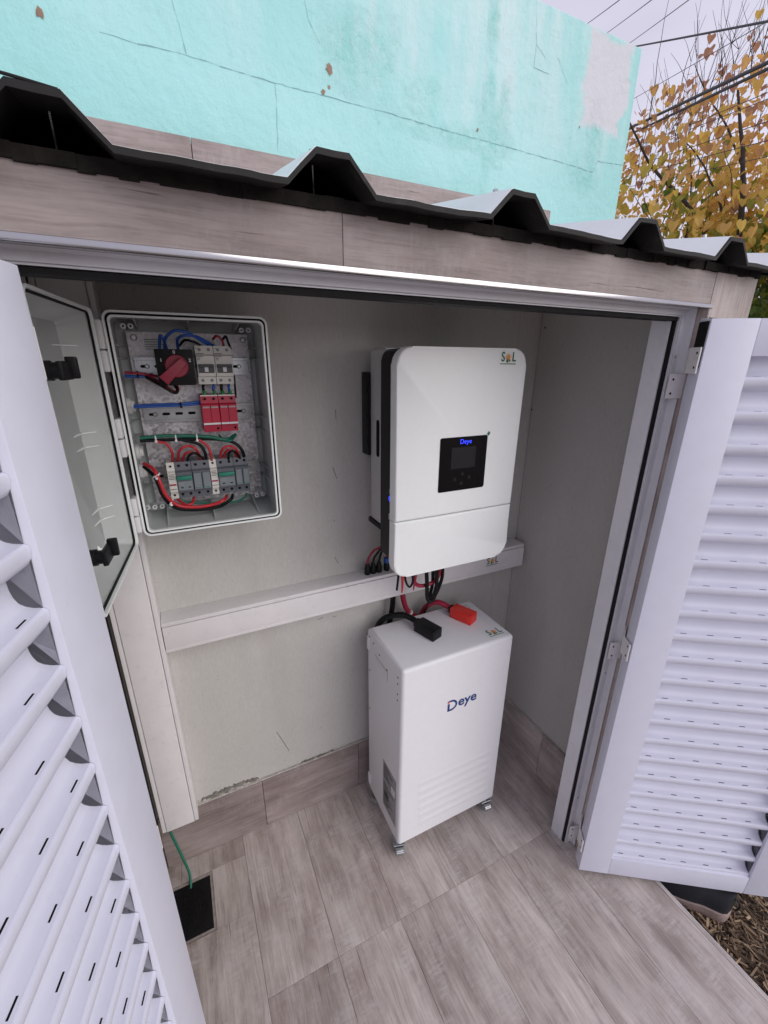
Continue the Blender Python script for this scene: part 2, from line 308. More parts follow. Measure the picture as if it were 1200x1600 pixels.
# ------------------------------------------------------------------ mesh helpers
def wmat(o):
    m = o.matrix_basis.copy()
    if o.parent: m = wmat(o.parent) @ o.matrix_parent_inverse @ m
    return m
def setp(o, p):
    o.parent = p; o.matrix_parent_inverse = wmat(p).inverted()
def tag(o, label=None, cat=None, group=None, kind=None):
    if label: o['label'] = label
    if cat: o['category'] = cat
    if group: o['group'] = group
    if kind: o['kind'] = kind
    return o
def thing(name, label, cat, loc=(0, 0, 0), group=None):
    o = bpy.data.objects.new(name, None); o.empty_display_size = 0.05; o.location = loc; col.objects.link(o)
    return tag(o, label, cat, group)
class MB:
    def __init__(s): s.bm = bmesh.new()
    def face(s, pts, mi=0):
        f = s.bm.faces.new([s.bm.verts.new(p) for p in pts]); f.material_index = mi; return f
    def box(s, x0, x1, y0, y1, z0, z1, mi=0, bev=0, seg=2):
        t = bmesh.new()
        v = [t.verts.new((x, y, z)) for x in (x0, x1) for y in (y0, y1) for z in (z0, z1)]
        for q in ((0, 1, 3, 2), (4, 6, 7, 5), (0, 4, 5, 1), (2, 3, 7, 6), (0, 2, 6, 4), (1, 5, 7, 3)): t.faces.new([v[i] for i in q])
        if bev: bmesh.ops.bevel(t, geom=t.edges[:], offset=bev, segments=seg, affect='EDGES', profile=0.6)
        s.merge(t, mi); return s
    def merge(s, t, mi=0, mat=None):
        if mat is not None: bmesh.ops.transform(t, matrix=mat, verts=t.verts[:])
        mp_ = {v: s.bm.verts.new(v.co) for v in t.verts}
        for f in t.faces:
            try: g = s.bm.faces.new([mp_[v] for v in f.verts]); g.material_index = mi if mi is not None else f.material_index
            except ValueError: pass
        t.free()
    def prism(s, poly, axis, a0, a1, mi=0, bev=0, seg=2, mat=None):
        # poly in the two other axes (X: (y,z), Y: (x,z), Z: (x,y))
        def P(p, a): return {'X': (a, p[0], p[1]), 'Y': (p[0], a, p[1]), 'Z': (p[0], p[1], a)}[axis]
        t = bmesh.new()
        A = [t.verts.new(P(p, a0)) for p in poly]; B = [t.verts.new(P(p, a1)) for p in poly]
        n = len(poly)
        fa = t.faces.new(A); fb = t.faces.new(B[::-1])
        for i in range(n): t.faces.new((A[i], B[i], B[(i+1) % n], A[(i+1) % n]))
        if bev:
            es = [e for e in t.edges if (e in fa.edges[:] or e in fb.edges[:])]
            bmesh.ops.bevel(t, geom=es, offset=bev, segments=seg, affect='EDGES', profile=0.6)
        s.merge(t, mi, mat); return s
    def ring(s, outer, inner, axis, a0, a1, mi=0):
        def P(p, a): return {'X': (a, p[0], p[1]), 'Y': (p[0], a, p[1]), 'Z': (p[0], p[1], a)}[axis]
        n = len(outer); t = bmesh.new()
        O0 = [t.verts.new(P(p, a0)) for p in outer]; O1 = [t.verts.new(P(p, a1)) for p in outer]
        I0 = [t.verts.new(P(p, a0)) for p in inner]; I1 = [t.verts.new(P(p, a1)) for p in inner]
        for i in range(n):
            j = (i+1) % n
            t.faces.new((O0[i], O0[j], O1[j], O1[i])); t.faces.new((I0[i], I1[i], I1[j], I0[j]))
            t.faces.new((O0[i], I0[i], I0[j], O0[j])); t.faces.new((O1[i], O1[j], I1[j], I1[i]))
        s.merge(t, mi); return s
    def tube(s, pts, r, seg=10, mi=0, smooth=6, r1=None, closed_ends=True):
        P = [Vector(p) for p in pts]
        if smooth and len(P) > 2:
            Q = []
            E = [2*P[0]-P[1]] + P + [2*P[-1]-P[-2]]
            for i in range(1, len(E)-2):
                for k in range(smooth):
                    u = k/smooth; a, b, c, d = E[i-1:i+3]
                    Q.append(0.5*((2*b)+(c-a)*u+(2*a-5*b+4*c-d)*u*u+(3*b-a-3*c+d)*u**3))
            Q.append(P[-1]); P = Q
        n = len(P); rings = []; up = None
        for i in range(n):
            d = (P[min(i+1, n-1)]-P[max(i-1, 0)]).normalized()
            if up is None: up = d.orthogonal().normalized()
            up = (up-d*up.dot(d)).normalized(); w = d.cross(up)
            rr = r if r1 is None else r+(r1-r)*i/(n-1)
            rings.append([s.bm.verts.new(P[i]+rr*(math.cos(2*math.pi*k/seg)*up+math.sin(2*math.pi*k/seg)*w)) for k in range(seg)])
        for a, b in zip(rings, rings[1:]):
            for k in range(seg):
                f = s.bm.faces.new((a[k], a[(k+1) % seg], b[(k+1) % seg], b[k])); f.material_index = mi
        if closed_ends:
            for q in (rings[0][::-1], rings[-1]): s.bm.faces.new(q).material_index = mi
        return s
    def lathe(s, prof, origin, axis, seg=20, mi=0):
        # prof: (radius, distance along axis)
        ax = Vector(axis).normalized(); u = ax.orthogonal().normalized(); w = ax.cross(u); o = Vector(origin)
        rings = []
        for r, a in prof:
            rings.append([s.bm.verts.new(o+ax*a+max(r, 1e-5)*(math.cos(2*math.pi*k/seg)*u+math.sin(2*math.pi*k/seg)*w)) for k in range(seg)])
        for a, b in zip(rings, rings[1:]):
            for k in range(seg): s.bm.faces.new((a[k], a[(k+1) % seg], b[(k+1) % seg], b[k])).material_index = mi
        for q in (rings[0][::-1], rings[-1]): s.bm.faces.new(q).material_index = mi
        return s
    def build(s, name, mats, parent=None, smooth=40, mat=None, recalc=True):
        if recalc: bmesh.ops.recalc_face_normals(s.bm, faces=s.bm.faces[:])
        me = bpy.data.meshes.new(name); s.bm.to_mesh(me); s.bm.free()
        for m in (mats if isinstance(mats, (list, tuple)) else [mats]): me.materials.append(M[m] if isinstance(m, str) else m)
        if smooth:
            for p in me.polygons: p.use_smooth = True
            me.set_sharp_from_angle(angle=R(smooth))
        o = bpy.data.objects.new(name, me); col.objects.link(o)
        if mat is not None: o.matrix_basis = mat
        if parent: setp(o, parent)
        return o
def build_each(mb, name, mats, parent=None, smooth=40, mat=None):
    # every loose piece becomes an object of its own
    bm = mb.bm; seen = set(); objs = []
    bm.verts.ensure_lookup_table()
    for v in bm.verts:
        if v in seen: continue
        st = [v]; isl = []; seen.add(v)
        while st:
            q = st.pop(); isl.append(q)
            for e in q.link_edges:
                w_ = e.other_vert(q)
                if w_ not in seen: seen.add(w_); st.append(w_)
        n_ = MB(); mp_ = {a: n_.bm.verts.new(a.co) for a in isl}
        fs_ = set(f for a in isl for f in a.link_faces)
        for f in fs_: n_.bm.faces.new([mp_[a] for a in f.verts]).material_index = f.material_index
        objs.append(n_.build(name, mats, parent, smooth, mat))
    bm.free(); return objs
def dup(src, parent=None, mat=None):
    c = src.copy(); col.objects.link(c); c.parent = None
    c.matrix_basis = mat if mat is not None else wmat(src)
    if parent: setp(c, parent)
    return c
def rr(x0, x1, z0, z1, r, n=6):
    out = []
    for cx, cz, a in ((x1-r, z1-r, 0), (x0+r, z1-r, 90), (x0+r, z0+r, 180), (x1-r, z0+r, 270)):
        for k in range(n+1):
            t = R(a+90*k/n); out.append((cx+r*math.cos(t), cz+r*math.sin(t)))
    return out
def circ(cx, cz, r, n=20): return [(cx+r*math.cos(2*math.pi*k/n), cz+r*math.sin(2*math.pi*k/n)) for k in range(n)]
def text(name, s, size, mat, frame, parent, align='CENTER', extrude=0.0002, shear=0.0, bold=0.0, sx=1.0):
    c = bpy.data.curves.new(name, 'FONT'); c.body = s; c.size = size; c.align_x = align; c.align_y = 'CENTER'
    c.extrude = extrude; c.shear = shear; c.offset = bold
    t = bpy.data.objects.new('tmp_text', c); col.objects.link(t)
    dg = bpy.context.evaluated_depsgraph_get(); me = bpy.data.meshes.new_from_object(t.evaluated_get(dg))
    bpy.data.objects.remove(t, do_unlink=True)
    me.materials.clear(); me.materials.append(M[mat])
    if sx != 1.0:
        for v in me.vertices: v.co.x *= sx
    o = bpy.data.objects.new(name, me); col.objects.link(o); o.matrix_basis = frame
    if parent: setp(o, parent)
    return o
FRONT = Matrix(((1, 0, 0, 0), (0, 0, -1, 0), (0, 1, 0, 0), (0, 0, 0, 1)))    # text reading from -Y
def fr(x, y, z): return Matrix.Translation((x, y, z)) @ FRONT

# ================================================================== SETTING
WALL_Y, WALL_R, WALL_L = 1.055, 1.034, -0.212
FAS_Y = 0.54
# ground sheet
b = MB(); b.face([(-400, -400, -0.105), (400, -400, -0.105), (400, 400, -0.105), (-400, 400, -0.105)])
tag(b.build('ground', 'soil', smooth=0), kind='structure')
# floor slab with individual tiles
b = MB(); b.box(-2.2, 1.095, -1.6, 1.20, -0.30, -0.011)
floor = tag(b.build('floor', 'grout', smooth=0), kind='structure')
TW, X0, SEAM = 0.1805, 0.0040, 0.632
def tile(name, x0, x1, y0, y1, z0, z1, mat, parent, bev=0.0004):
    m = MB(); m.box(x0, x1, y0, y1, z0, z1, bev=bev, seg=1)
    cx, cy, cz = (x0+x1)/2, (y0+y1)/2, (z0+z1)/2
    return m.build(name, mat, parent, smooth=0)
g = 0.00035
for k in range(-8, 7):
    xa, xb = X0+k*TW, min(X0+(k+1)*TW, 1.098)
    if xb-xa < 0.01: continue
    cuts = [1.050, SEAM, SEAM-1.2, -1.6] if k >= 0 else [1.050, 0.25, -0.95, -1.6]
    if k % 2 and k < 0: cuts = [1.050, -0.05, -1.25, -1.6]
    for ya, yb in zip(cuts[1:], cuts):
        dz = random.uniform(-0.0004, 0.0004)
        if k == -1 and yb > 1.0:                      # cut round the drain
            tile('tile', xa+g, xb-g, ya+g, 0.826, -0.010, dz, 'tile_y', floor)
            tile('tile', xa+g, xb-g, 0.984, yb-g, -0.010, dz, 'tile_y', floor)
            tile('tile', -0.0925, xb-g, 0.826+g, 0.984-g, -0.010, dz, 'tile_y', floor)
        elif k == -2 and yb > 1.0:
            tile('tile', xa+g, xb-g, ya+g, 0.826, -0.010, dz, 'tile_y', floor)
            tile('tile', xa+g, xb-g, 0.984, yb-g, -0.010, dz, 'tile_y', floor)
            tile('tile', xa+g, -0.2515, 0.826+g, 0.984-g, -0.010, dz, 'tile_y', floor)
        else:
            tile('tile', xa+g, xb-g, ya+g, yb-g, -0.010, dz, 'tile_y', floor)
b = MB(); b.box(1.0985, 1.1005, -1.6, 1.05, -0.013, 0.0005, bev=0.0006, seg=1)
b.build('edge_trim', 'printw', floor, smooth=0)

# ------------------------------------------------------------------ turquoise house
HY, HX, HZ = 1.14, 1.383, 2.318
house = thing('turquoise_house', 'turquoise painted house wall with peeling damp paint behind the shed', 'house', (-1.5, 2.6, -0.1))
b = MB()
nx, nzv = 90, 40
b.box(-4.5, HX, HY, 4.5, -0.3, HZ, bev=0.006, seg=2)
b.build('wall', 'turq', house, smooth=30)
def crack(px, w=0.0008, y=HY-0.0006):
    m = MB(); pts = []
    P = [PY(a, c, HY) for a, c in px]
    for a, c in zip(P, P[1:]):
        n = max(2, int((c-a).length/0.012))
        for i in range(n):
            q = a.lerp(c, i/n); pts.append(Vector((q.x+random.uniform(-1, 1)*0.0010, y, q.z+random.uniform(-1, 1)*0.0009)))
    pts.append(P[-1])
    for a, c in zip(pts, pts[1:]):
        d = (c-a); nrm = Vector((-d.z, 0, d.x)).normalized()*w*random.uniform(0.15, 0.95)
        m.face([(a.x-nrm.x, y, a.z-nrm.z), (c.x-nrm.x, y, c.z-nrm.z), (c.x+nrm.x, y, c.z+nrm.z), (a.x+nrm.x, y, a.z+nrm.z)])
    return m.build('crack', 'crack', house, smooth=0)
crack([(155, 50), (215, 68), (290, 86), (430, 130), (500, 148), (600, 175)], 0.0010)
crack([(600, 175), (700, 205), (790, 229), (870, 252), (926, 269)], 0.0011)
crack([(926, 269), (934, 252), (974, 258)], 0.0010)
crack([(268, 0), (278, 35), (291, 84)], 0.0010)
crack([(430, 130), (433, 180), (434, 238)], 0.0011)
crack([(476, 0), (482, 30), (500, 70)], 0.0005)
crack([(838, 0), (838, 70), (852, 90)], 0.0006); crack([(838, 70), (834, 105), (862, 118)], 0.0008)
crack([(872, 90), (886, 130)], 0.0006)
def chip(px, py, r):
    c = PY(px, py, HY); m = MB(); n = 11
    m.face([(c.x+r*random.uniform(0.5, 1.2)*math.cos(6.283*k/n), HY-0.0012, c.z+r*random.uniform(0.6, 1.3)*math.sin(6.283*k/n)) for k in range(n)])
    m.build('bare_spot', 'chip', house, smooth=0)
for a in ((515, 108, 0.009), (505, 143, 0.005), (514, 136, 0.0035), (746, 203, 0.004), (905, 199, 0.003), (62, 20, 0.0075)): chip(*a)

# ------------------------------------------------------------------ shed
shed = thing('utility_shed', 'low tile clad equipment shed with open louvered doors and corrugated metal roof', 'shed', (0.45, 0.8, 0.0))
SX0, SX1 = -0.30, 1.092
b = MB(); b.box(SX0+0.02, 0.949, WALL_Y, 1.075, 0.0, 1.70)
b.build('back_wall', 'board', shed, smooth=0)
b = MB(); b.box(0.951, SX1-0.02, WALL_Y+0.0015, 1.0752, 0.0, 1.70)          # narrow end panel: the seam shows beside the corner
b.build('back_wall', 'board', shed, smooth=0)
b = MB(); b.box(WALL_R, 1.065, 0.600, WALL_Y-0.001, 0.0, 1.66)
b.build('side_wall', 'board', shed, smooth=0)
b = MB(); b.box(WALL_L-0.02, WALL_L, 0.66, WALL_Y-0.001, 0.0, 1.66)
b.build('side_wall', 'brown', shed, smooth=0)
b = MB(); b.box(WALL_L, WALL_R, 0.62, WALL_Y-0.001, 1.60, 1.612)
b.build('ceiling', 'invw', shed, smooth=0)
# skirting tiles
for x0, x1 in ((-0.21, 0.0835), (0.0850, 0.4110), (0.4125, 0.7400), (0.7415, 1.0180)):
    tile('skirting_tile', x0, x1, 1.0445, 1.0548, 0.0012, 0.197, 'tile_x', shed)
for y0, y1 in ((0.64, 0.80), (0.8015, 1.0430)):
    m = MB(); m.box(1.0215, 1.0335, y0, y1, 0.0012, 0.194, bev=0.001, seg=1); m.build('skirting_tile', 'tile_y', shed, smooth=0)
# crumbled mortar on top of the skirting
def rough_strip(name, pts, w, parent, mat):
    m = MB()
    for (x, z, hh) in pts:
        n = 7; cx, cz = x, z
        m.prism([(cx+w*random.uniform(0.6, 1.3)*math.cos(6.283*k/n), cz+hh*random.uniform(0.5, 1.2)*math.sin(6.283*k/n)) for k in range(n)], 'Y', WALL_Y-0.0008-random.uniform(0, 0.004), WALL_Y+0.004)
    return m.build(name, mat, parent, smooth=30)
pts = []
for i in range(60):
    x = -0.10+0.50*i/60
    if random.random() < (0.9 if x < 0.06 else 0.30): pts.append((x+random.uniform(-.004, .004), 0.199+random.uniform(0, 0.0038), random.uniform(0.002, 0.011 if x < 0.06 else 0.005)))
rough_strip('mortar_crumbs', pts, 0.009, shed, 'mortar')['kind'] = 'stuff'
M['mortard'] = plain('dark broken mortar', (0.20, 0.19, 0.165), 0.95, var=0.3, scale=80, bs=0.8)
pts = [(-0.085+0.155*i/26+random.uniform(-.003, .003), 0.2035+random.uniform(0, 0.005)+0.006*math.sin(i/26*3.14), random.uniform(0.003, 0.012)) for i in range(27)]+[(0.22+0.1*i/12, 0.2025, random.uniform(0.001, 0.006)) for i in range(13)]
rough_strip('broken_mortar', pts, 0.0065, shed, 'mortard')['kind'] = 'stuff'
b = MB(); b.box(-0.21, 1.018, 1.047, 1.0546, 0.1972, 0.2015, bev=0.001, seg=1); b.build('grout_bead', 'mortar', shed, smooth=0)
# scuffs on the back wall
b = MB()
for (a, c) in (((432, 1143), (452, 1173)), ((523, 870), (528, 880)), ((520, 730), (526, 748)), ((524, 640), (525, 655)), ((522, 812), (523, 815)), ((340, 962), (350, 958)), ((497, 968), (505, 964)), ((1000-480, 964), (1006-480, 962))):
    p, q = PY(*a, WALL_Y), PY(*c, WALL_Y); d = (q-p); n_ = Vector((-d.z, 0, d.x)).normalized()*0.0007
    y = WALL_Y-0.0006
    b.face([(p.x-n_.x, y, p.z-n_.z), (q.x-n_.x, y, q.z-n_.z), (q.x+n_.x, y, q.z+n_.z), (p.x+n_.x, y, p.z+n_.z)])
build_each(b, 'scuff_mark', 'print', shed, smooth=0)
# board screws near the corner
b = MB()
for px, py in ((852, 512), (831, 640), (829, 611)):
    p = PX(px, py, WALL_R); b.lathe([(0.003, 0), (0.003, 0.0012), (0.0015, 0.0016)], (WALL_R-0.0002, p.y, p.z), (-1, 0, 0), 8)
build_each(b, 'board_screw', 'print', shed, smooth=0)
# fascia and pier tiles, core behind them
OPX_R, OPX_L, OPZ = 0.925, -0.133, 1.530         # clear opening of the frame
TX_R, TX_L, TZ = 0.957, -0.165, 1.5565            # tile opening
b = MB(); b.box(SX0+0.011, SX1-0.011, FAS_Y+0.012, 0.632, TZ+0.010, 1.600); b.build('lintel', 'grout', shed, smooth=0)
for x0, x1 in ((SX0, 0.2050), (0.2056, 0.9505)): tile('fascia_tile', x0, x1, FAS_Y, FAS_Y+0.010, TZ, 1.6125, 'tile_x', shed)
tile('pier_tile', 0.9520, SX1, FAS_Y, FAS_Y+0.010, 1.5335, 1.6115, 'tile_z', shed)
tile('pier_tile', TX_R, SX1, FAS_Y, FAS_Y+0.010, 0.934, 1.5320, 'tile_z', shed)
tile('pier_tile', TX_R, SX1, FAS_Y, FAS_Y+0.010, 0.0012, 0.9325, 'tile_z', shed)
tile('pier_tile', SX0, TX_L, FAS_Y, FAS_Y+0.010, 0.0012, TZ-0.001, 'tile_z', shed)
tile('reveal_tile', TX_R+0.0002, TX_R+0.0102, FAS_Y+0.0102, 0.578, 0.0012, TZ, 'tile_z', shed)
tile('reveal_tile', TX_L-0.0102, TX_L-0.0002, FAS_Y+0.0102, 0.578, 0.0012, TZ, 'tile_z', shed)
tile('reveal_tile', TX_L, TX_R, FAS_Y+0.0102, 0.578, TZ+0.0002, TZ+0.0098, 'tile_x', shed)
for x0, x1 in ((TX_R+0.0105, SX1-0.012), (SX0+0.012, TX_L-0.0105)):
    m = MB(); m.box(x0, x1, FAS_Y+0.0105, 0.63, 0.0, TZ+0.008); m.build('pier', 'grout', shed, smooth=0)
for z0, z1 in ((0.0, 0.55), (0.552, 1.10), (1.102, 1.55)):          # outer side cladding
    m = MB(); m.box(SX1-0.0115, SX1-0.0015, FAS_Y+0.0105, 1.10, z0, z1, bev=0.001, seg=1); m.build('side_tile', 'tile_z', shed, smooth=0)
    m = MB(); m.box(SX0+0.0015, SX0+0.0115, FAS_Y+0.0105, 1.10, z0, z1, bev=0.001, seg=1); m.build('side_tile', 'tile_z', shed, smooth=0)
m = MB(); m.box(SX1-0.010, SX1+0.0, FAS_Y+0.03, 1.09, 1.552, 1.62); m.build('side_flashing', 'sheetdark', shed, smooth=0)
# bright aluminium corner trims
m = MB(); m.box(SX0, TX_R+0.0015, FAS_Y-0.0025, FAS_Y+0.014, TZ-0.0075, TZ-0.0004, bev=0.0009, seg=2); m.build('corner_trim', 'chrome', shed, smooth=30)
m = MB(); m.box(TX_R-0.0022, TX_R-0.0003, FAS_Y-0.0008, FAS_Y+0.012, 0.001, TZ-0.008, bev=0.0006, seg=1); m.build('corner_trim', 'frame', shed, smooth=30)
# tile clad back parapet above the roof
for x0, x1 in ((-0.9, 0.10), (0.1015, 1.043)):
    tile('parapet_tile', x0, x1, 1.080, 1.091, 1.60, 1.856, 'tile_x', shed)
m = MB(); m.box(-0.9, 1.040, 1.0915, 1.1385, 1.50, 1.850); m.build('parapet', 'grout', shed, smooth=0)

# door frame: one profile (o = outward from the opening, y = depth) run along three sides
PROF = [(0.0, 0.632), (0.0, 0.592), (0.0035, 0.592), (0.0035, 0.600), (0.0085, 0.600), (0.0085, 0.5795), (0.0105, 0.5795), (0.0105, 0.5815), (0.0122, 0.5815), (0.0122, 0.578),
        (0.0245, 0.578), (0.0262, 0.5765), (0.0272, 0.572), (0.0276, 0.566), (0.0286, 0.5625), (0.0305, 0.5625), (0.0308, 0.632)]
fo = MB()
L_ = []
for ox, corner in (('L', None),):
    pass
def frame_sweep():
    m = MB(); rings = []
    path = [('R', 0.0008), ('R', 'T'), ('L', 'T'), ('L', 0.0008)]
    for side, z in path:
        row = []
        for o_, y in PROF:
            x = OPX_R+o_ if side == 'R' else OPX_L-o_
            zz = OPZ+max(o_, 0.0068)*0.80 if z == 'T' else z
            row.append(m.bm.verts.new((x, y, zz)))
        rings.append(row)
    n = len(PROF)
    for a, c in zip(rings, rings[1:]):
        for k in range(n): m.bm.faces.new((a[k], a[(k+1) % n], c[(k+1) % n], c[k]))
    m.bm.faces.new(rings[0]); m.bm.faces.new(rings[-1][::-1]); return m
dframe = frame_sweep().build('door_frame', 'frame', shed, smooth=35)
# gasket strip in the frame groove
m = MB()
m.box(OPX_R+0.0037, OPX_R+0.0083, 0.5845, 0.5995, 0.001, OPZ+0.004)
m.box(OPX_L-0.0083, OPX_L-0.0037, 0.5845, 0.5995, 0.001, OPZ+0.004)
m.box(OPX_L-0.003, OPX_R+0.003, 0.5800, 0.6050, OPZ-0.0004, OPZ+0.0052)
m.build('gasket', 'gasket', dframe, smooth=0)
m = MB()
for z in (1.462, 0.665, 0.20): m.lathe([(0.0032, 0), (0.0032, 0.0008), (0.0012, 0.0012)], (OPX_R+0.0175, 0.5779, z), (0, -1, 0), 10)
build_each(m, 'frame_screw', 'zinc', dframe, smooth=0)

# ------------------------------------------------------------------ louvered doors
DW, DZ0, DZ1, ST, TH = 0.531, 0.020, 1.5265, 0.082, 0.038
PITCH_S = 0.06335
def slat_mesh(sgn, off, name='slat'):
    # cross section (local y = depth from the inner face, z), crest at z = 0
    face = [(0.0078, 0.0004), (0.0058, -0.0004), (0.0050, -0.0040), (0.0062, -0.0120), (0.0098, -0.0180), (0.0168, -0.0220), (0.0250, -0.0240), (0.0298, -0.0275), (0.0312, -0.0330),
            (0.0310, -0.0420), (0.0298, -0.0495), (0.0268, -0.0560), (0.0215, -0.0602), (0.0150, -0.0624), (0.0076, -0.0631), (0.0095, -0.0660)]
    back = [(y+0.0014, z+0.0008) for y, z in face]
    poly = face+back[::-1]
    m = MB()
    a0, a1 = sorted((sgn*(ST+0.0008), sgn*(DW-ST-0.0008)))
    t = MB(); t.prism(poly, 'X', a0, a1)
    m.bm.free(); m = t
    # vent slots along the ledge just above the lip
    y0, z0 = 0.0165, -0.0620; y1, z1 = 0.0076, -0.0631
    def at(u): return (y0+(y1-y0)*u-0.0002, z0+(z1-z0)*u+0.0006)
    p0, p1 = at(0.25), at(0.46)
    s = ST+0.018+off
    while s < DW-ST-0.03:
        L = 0.0140
        jit = random.uniform(-0.002, 0.002)
        xa, xb = sgn*(s+jit), sgn*(s+jit+L)
        m.face([(xa, *p0), (xb, *p0), (xb, *p1), (xa, *p1)], 1)
        s += 0.0580
    return m.build(name, ['alu', 'hole'], None, smooth=32)
def make_door(sgn, loc, ang, label):
    # local frame: x = sgn * distance from hinge edge, y = away from the inner face
    T = Matrix.Translation(loc) @ Matrix.Rotation(ang, 4, 'Z')
    m = MB()
    def bx(s0, s1, y0, y1, z0, z1, bev=0.0016): m.box(*sorted((sgn*s0, sgn*s1)), y0, y1, z0, z1, bev=bev, seg=2)
    bx(0, ST, 0, TH, DZ0, DZ1); bx(DW-ST, DW, 0, TH, DZ0, DZ1)
    bx(ST+0.0006, DW-ST-0.0006, 0.0004, TH-0.0004, DZ1-0.064, DZ1-0.0002); bx(ST+0.0006, DW-ST-0.0006, 0.0004, TH-0.0004, DZ0+0.0002, DZ0+0.066)
    d = m.build('door', 'alu', shed, smooth=30, mat=T); d['label'] = label
    m = MB(); m.box(*sorted((sgn*-0.0004, sgn*-0.0024)), 0.004, TH-0.004, DZ1-0.085, DZ1-0.004); m.build('end_cap', 'gasket', d, smooth=0, mat=T)
    va, vb, vc = slat_mesh(sgn, 0.0), slat_mesh(sgn, 0.019), slat_mesh(sgn, 0.034)
    zt = DZ1-0.064+0.026
    for i in range(23):
        z = zt-i*PITCH_S
        src = (va, vb, vc)[i % 3]
        Tz = T @ Matrix.Translation((0, 0, z))
        if i < 3: src.matrix_basis = Tz; setp(src, d)
        else: dup(src, d, Tz)
    # flag hinges: frame leaf below, door leaf above, knuckle between
    w = Matrix.Rotation(ang, 3, 'Z'); lo = Vector(loc); hx = OPX_R if sgn > 0 else OPX_L
    def plate(m, p, q, z0, z1, th):
        d_ = (q-p); n_ = Vector((-d_.y, d_.x, 0)).normalized()*th
        m.prism([(p.x, p.y), (q.x, q.y), (q.x+n_.x, q.y+n_.y), (p.x+n_.x, p.y+n_.y)], 'Z', z0, z1, bev=0.0006, seg=1)
    for z in (1.430, 0.772, 0.092):
        kn = Vector((hx+sgn*0.034, 0.562, 0))
        m = MB()
        m.lathe([(0.0040, -0.050), (0.0046, -0.049), (0.0046, 0.047), (0.0040, 0.048)], (kn.x, kn.y, z), (0, 0, 1), 12)
        a = Vector((hx+sgn*0.0005, 0.5735, 0)); c_ = Vector((hx+sgn*0.0290, 0.5725, 0))
        plate(m, Vector((hx+sgn*0.001, 0.5700, 0)), Vector((kn.x, kn.y-0.0045, 0)), z-0.050, z-0.001, 0.0022*sgn)
        e0 = lo+w @ Vector((sgn*-0.0034, 0.002, 0)); e1 = lo+w @ Vector((sgn*-0.0034, 0.0385, 0))
        plate(m, e0, e1, z+0.001, z+0.048, 0.0026*sgn); plate(m, e1, kn, z+0.001, z+0.048, 0.0022*sgn)
        o = m.build('hinge', 'trunk', d, smooth=30)
        m = MB()
        for zz in (z-0.040, z-0.012):
            m.lathe([(0.0024, 0), (0.0024, 0.0012)], (hx+sgn*0.0090, 0.5672, zz), (0, -1, 0), 8)
        nd = w @ Vector((sgn*-1, 0, 0)); ec = lo+w @ Vector((sgn*-0.0036, 0.010, 0))
        for zz in (z+0.012, z+0.038): m.lathe([(0.0024, 0), (0.0024, 0.0030)], (ec.x, ec.y, zz), nd, 8)
        build_each(m, 'hinge_screw', 'hole', d, smooth=0)
    return d
ang_r = math.atan2(-0.549, 0.836)
make_door(1, (0.897, 0.500, 0), ang_r, 'white louvered right door swung wide open towards the right')
ang_l = math.atan2(math.cos(R(13.8)), math.sin(R(13.8)))-math.pi/2+math.pi/2
make_door(-1, (-0.105, 0.515, 0), ang_l, 'white louvered left door swung open towards the viewer')

# ------------------------------------------------------------------ roof
SL = math.tan(R(10.0)); RY0, RY1, RZ0 = 0.498, 1.078, 1.6165
def roofz(y): return RZ0+(y-RY0)*SL
RCX = [-0.309, -0.064, 0.181, 0.434, 0.676, 0.912, 1.150]
def sheet_profile(x0, x1):
    P = [(x0, 0)]
    for c in RCX:
        for dx, dz in ((-0.0480, 0), (-0.0175, 0.0315), (0.0175, 0.0315), (0.0480, 0)):
            if x0+0.002 < c+dx < x1-0.002: P.append((c+dx, dz))
    P.append((x1, 0)); return P
def sheet(name, mat, x0, x1, lift, th, parent, y0=RY0, y1=RY1, wav=0.0):
    P = sheet_profile(x0, x1); m = MB(); rows = []
    fine = []
    for (xa, za), (xb, zb) in zip(P, P[1:]):
        n = max(1, int(abs(xb-xa)/0.012))
        for i in range(n): fine.append((xa+(xb-xa)*i/n, za+(zb-za)*i/n))
    fine.append(P[-1])
    ys = [y0, y0+0.02, y0+0.15, y0+0.35, y1]
    def W(x, y, z): 
        k = (noise.noise((x*9, 3.1, 0))*0.0026+noise.noise((x*31, 7.7, 0))*0.0012)*wav if y < y0+0.1 else 0
        return (x, y, roofz(y)+z+lift+k)
    top = [[m.bm.verts.new(W(x, y, z+th)) for x, z in fine] for y in ys]
    bot = [[m.bm.verts.new(W(x, y, z)) for x, z in fine] for y in ys]
    for G, fl in ((top, 0), (bot, 1)):
        for a, c in zip(G, G[1:]):
            for k in range(len(fine)-1): m.bm.faces.new((a[k], a[k+1], c[k+1], c[k]))
    for k in range(len(fine)-1):
        m.bm.faces.new((top[0][k], bot[0][k], bot[0][k+1], top[0][k+1])); m.bm.faces.new((top[-1][k], top[-1][k+1], bot[-1][k+1], bot[-1][k]))
    for e in (0, -1):
        for a in range(len(ys)-1): m.bm.faces.new((top[a][e], top[a+1][e], bot[a+1][e], bot[a][e]))
    return m.build(name, mat, parent, smooth=25)
roof = sheet('roof', 'sheet', -0.40, 1.175, 0.0042, 0.0006, shed, y0=RY0+0.003, wav=1)
sheet('roof_underside', 'sheetdark', -0.3985, 1.1735, -0.0018, 0.0058, roof, y0=RY0-0.0006, wav=1)
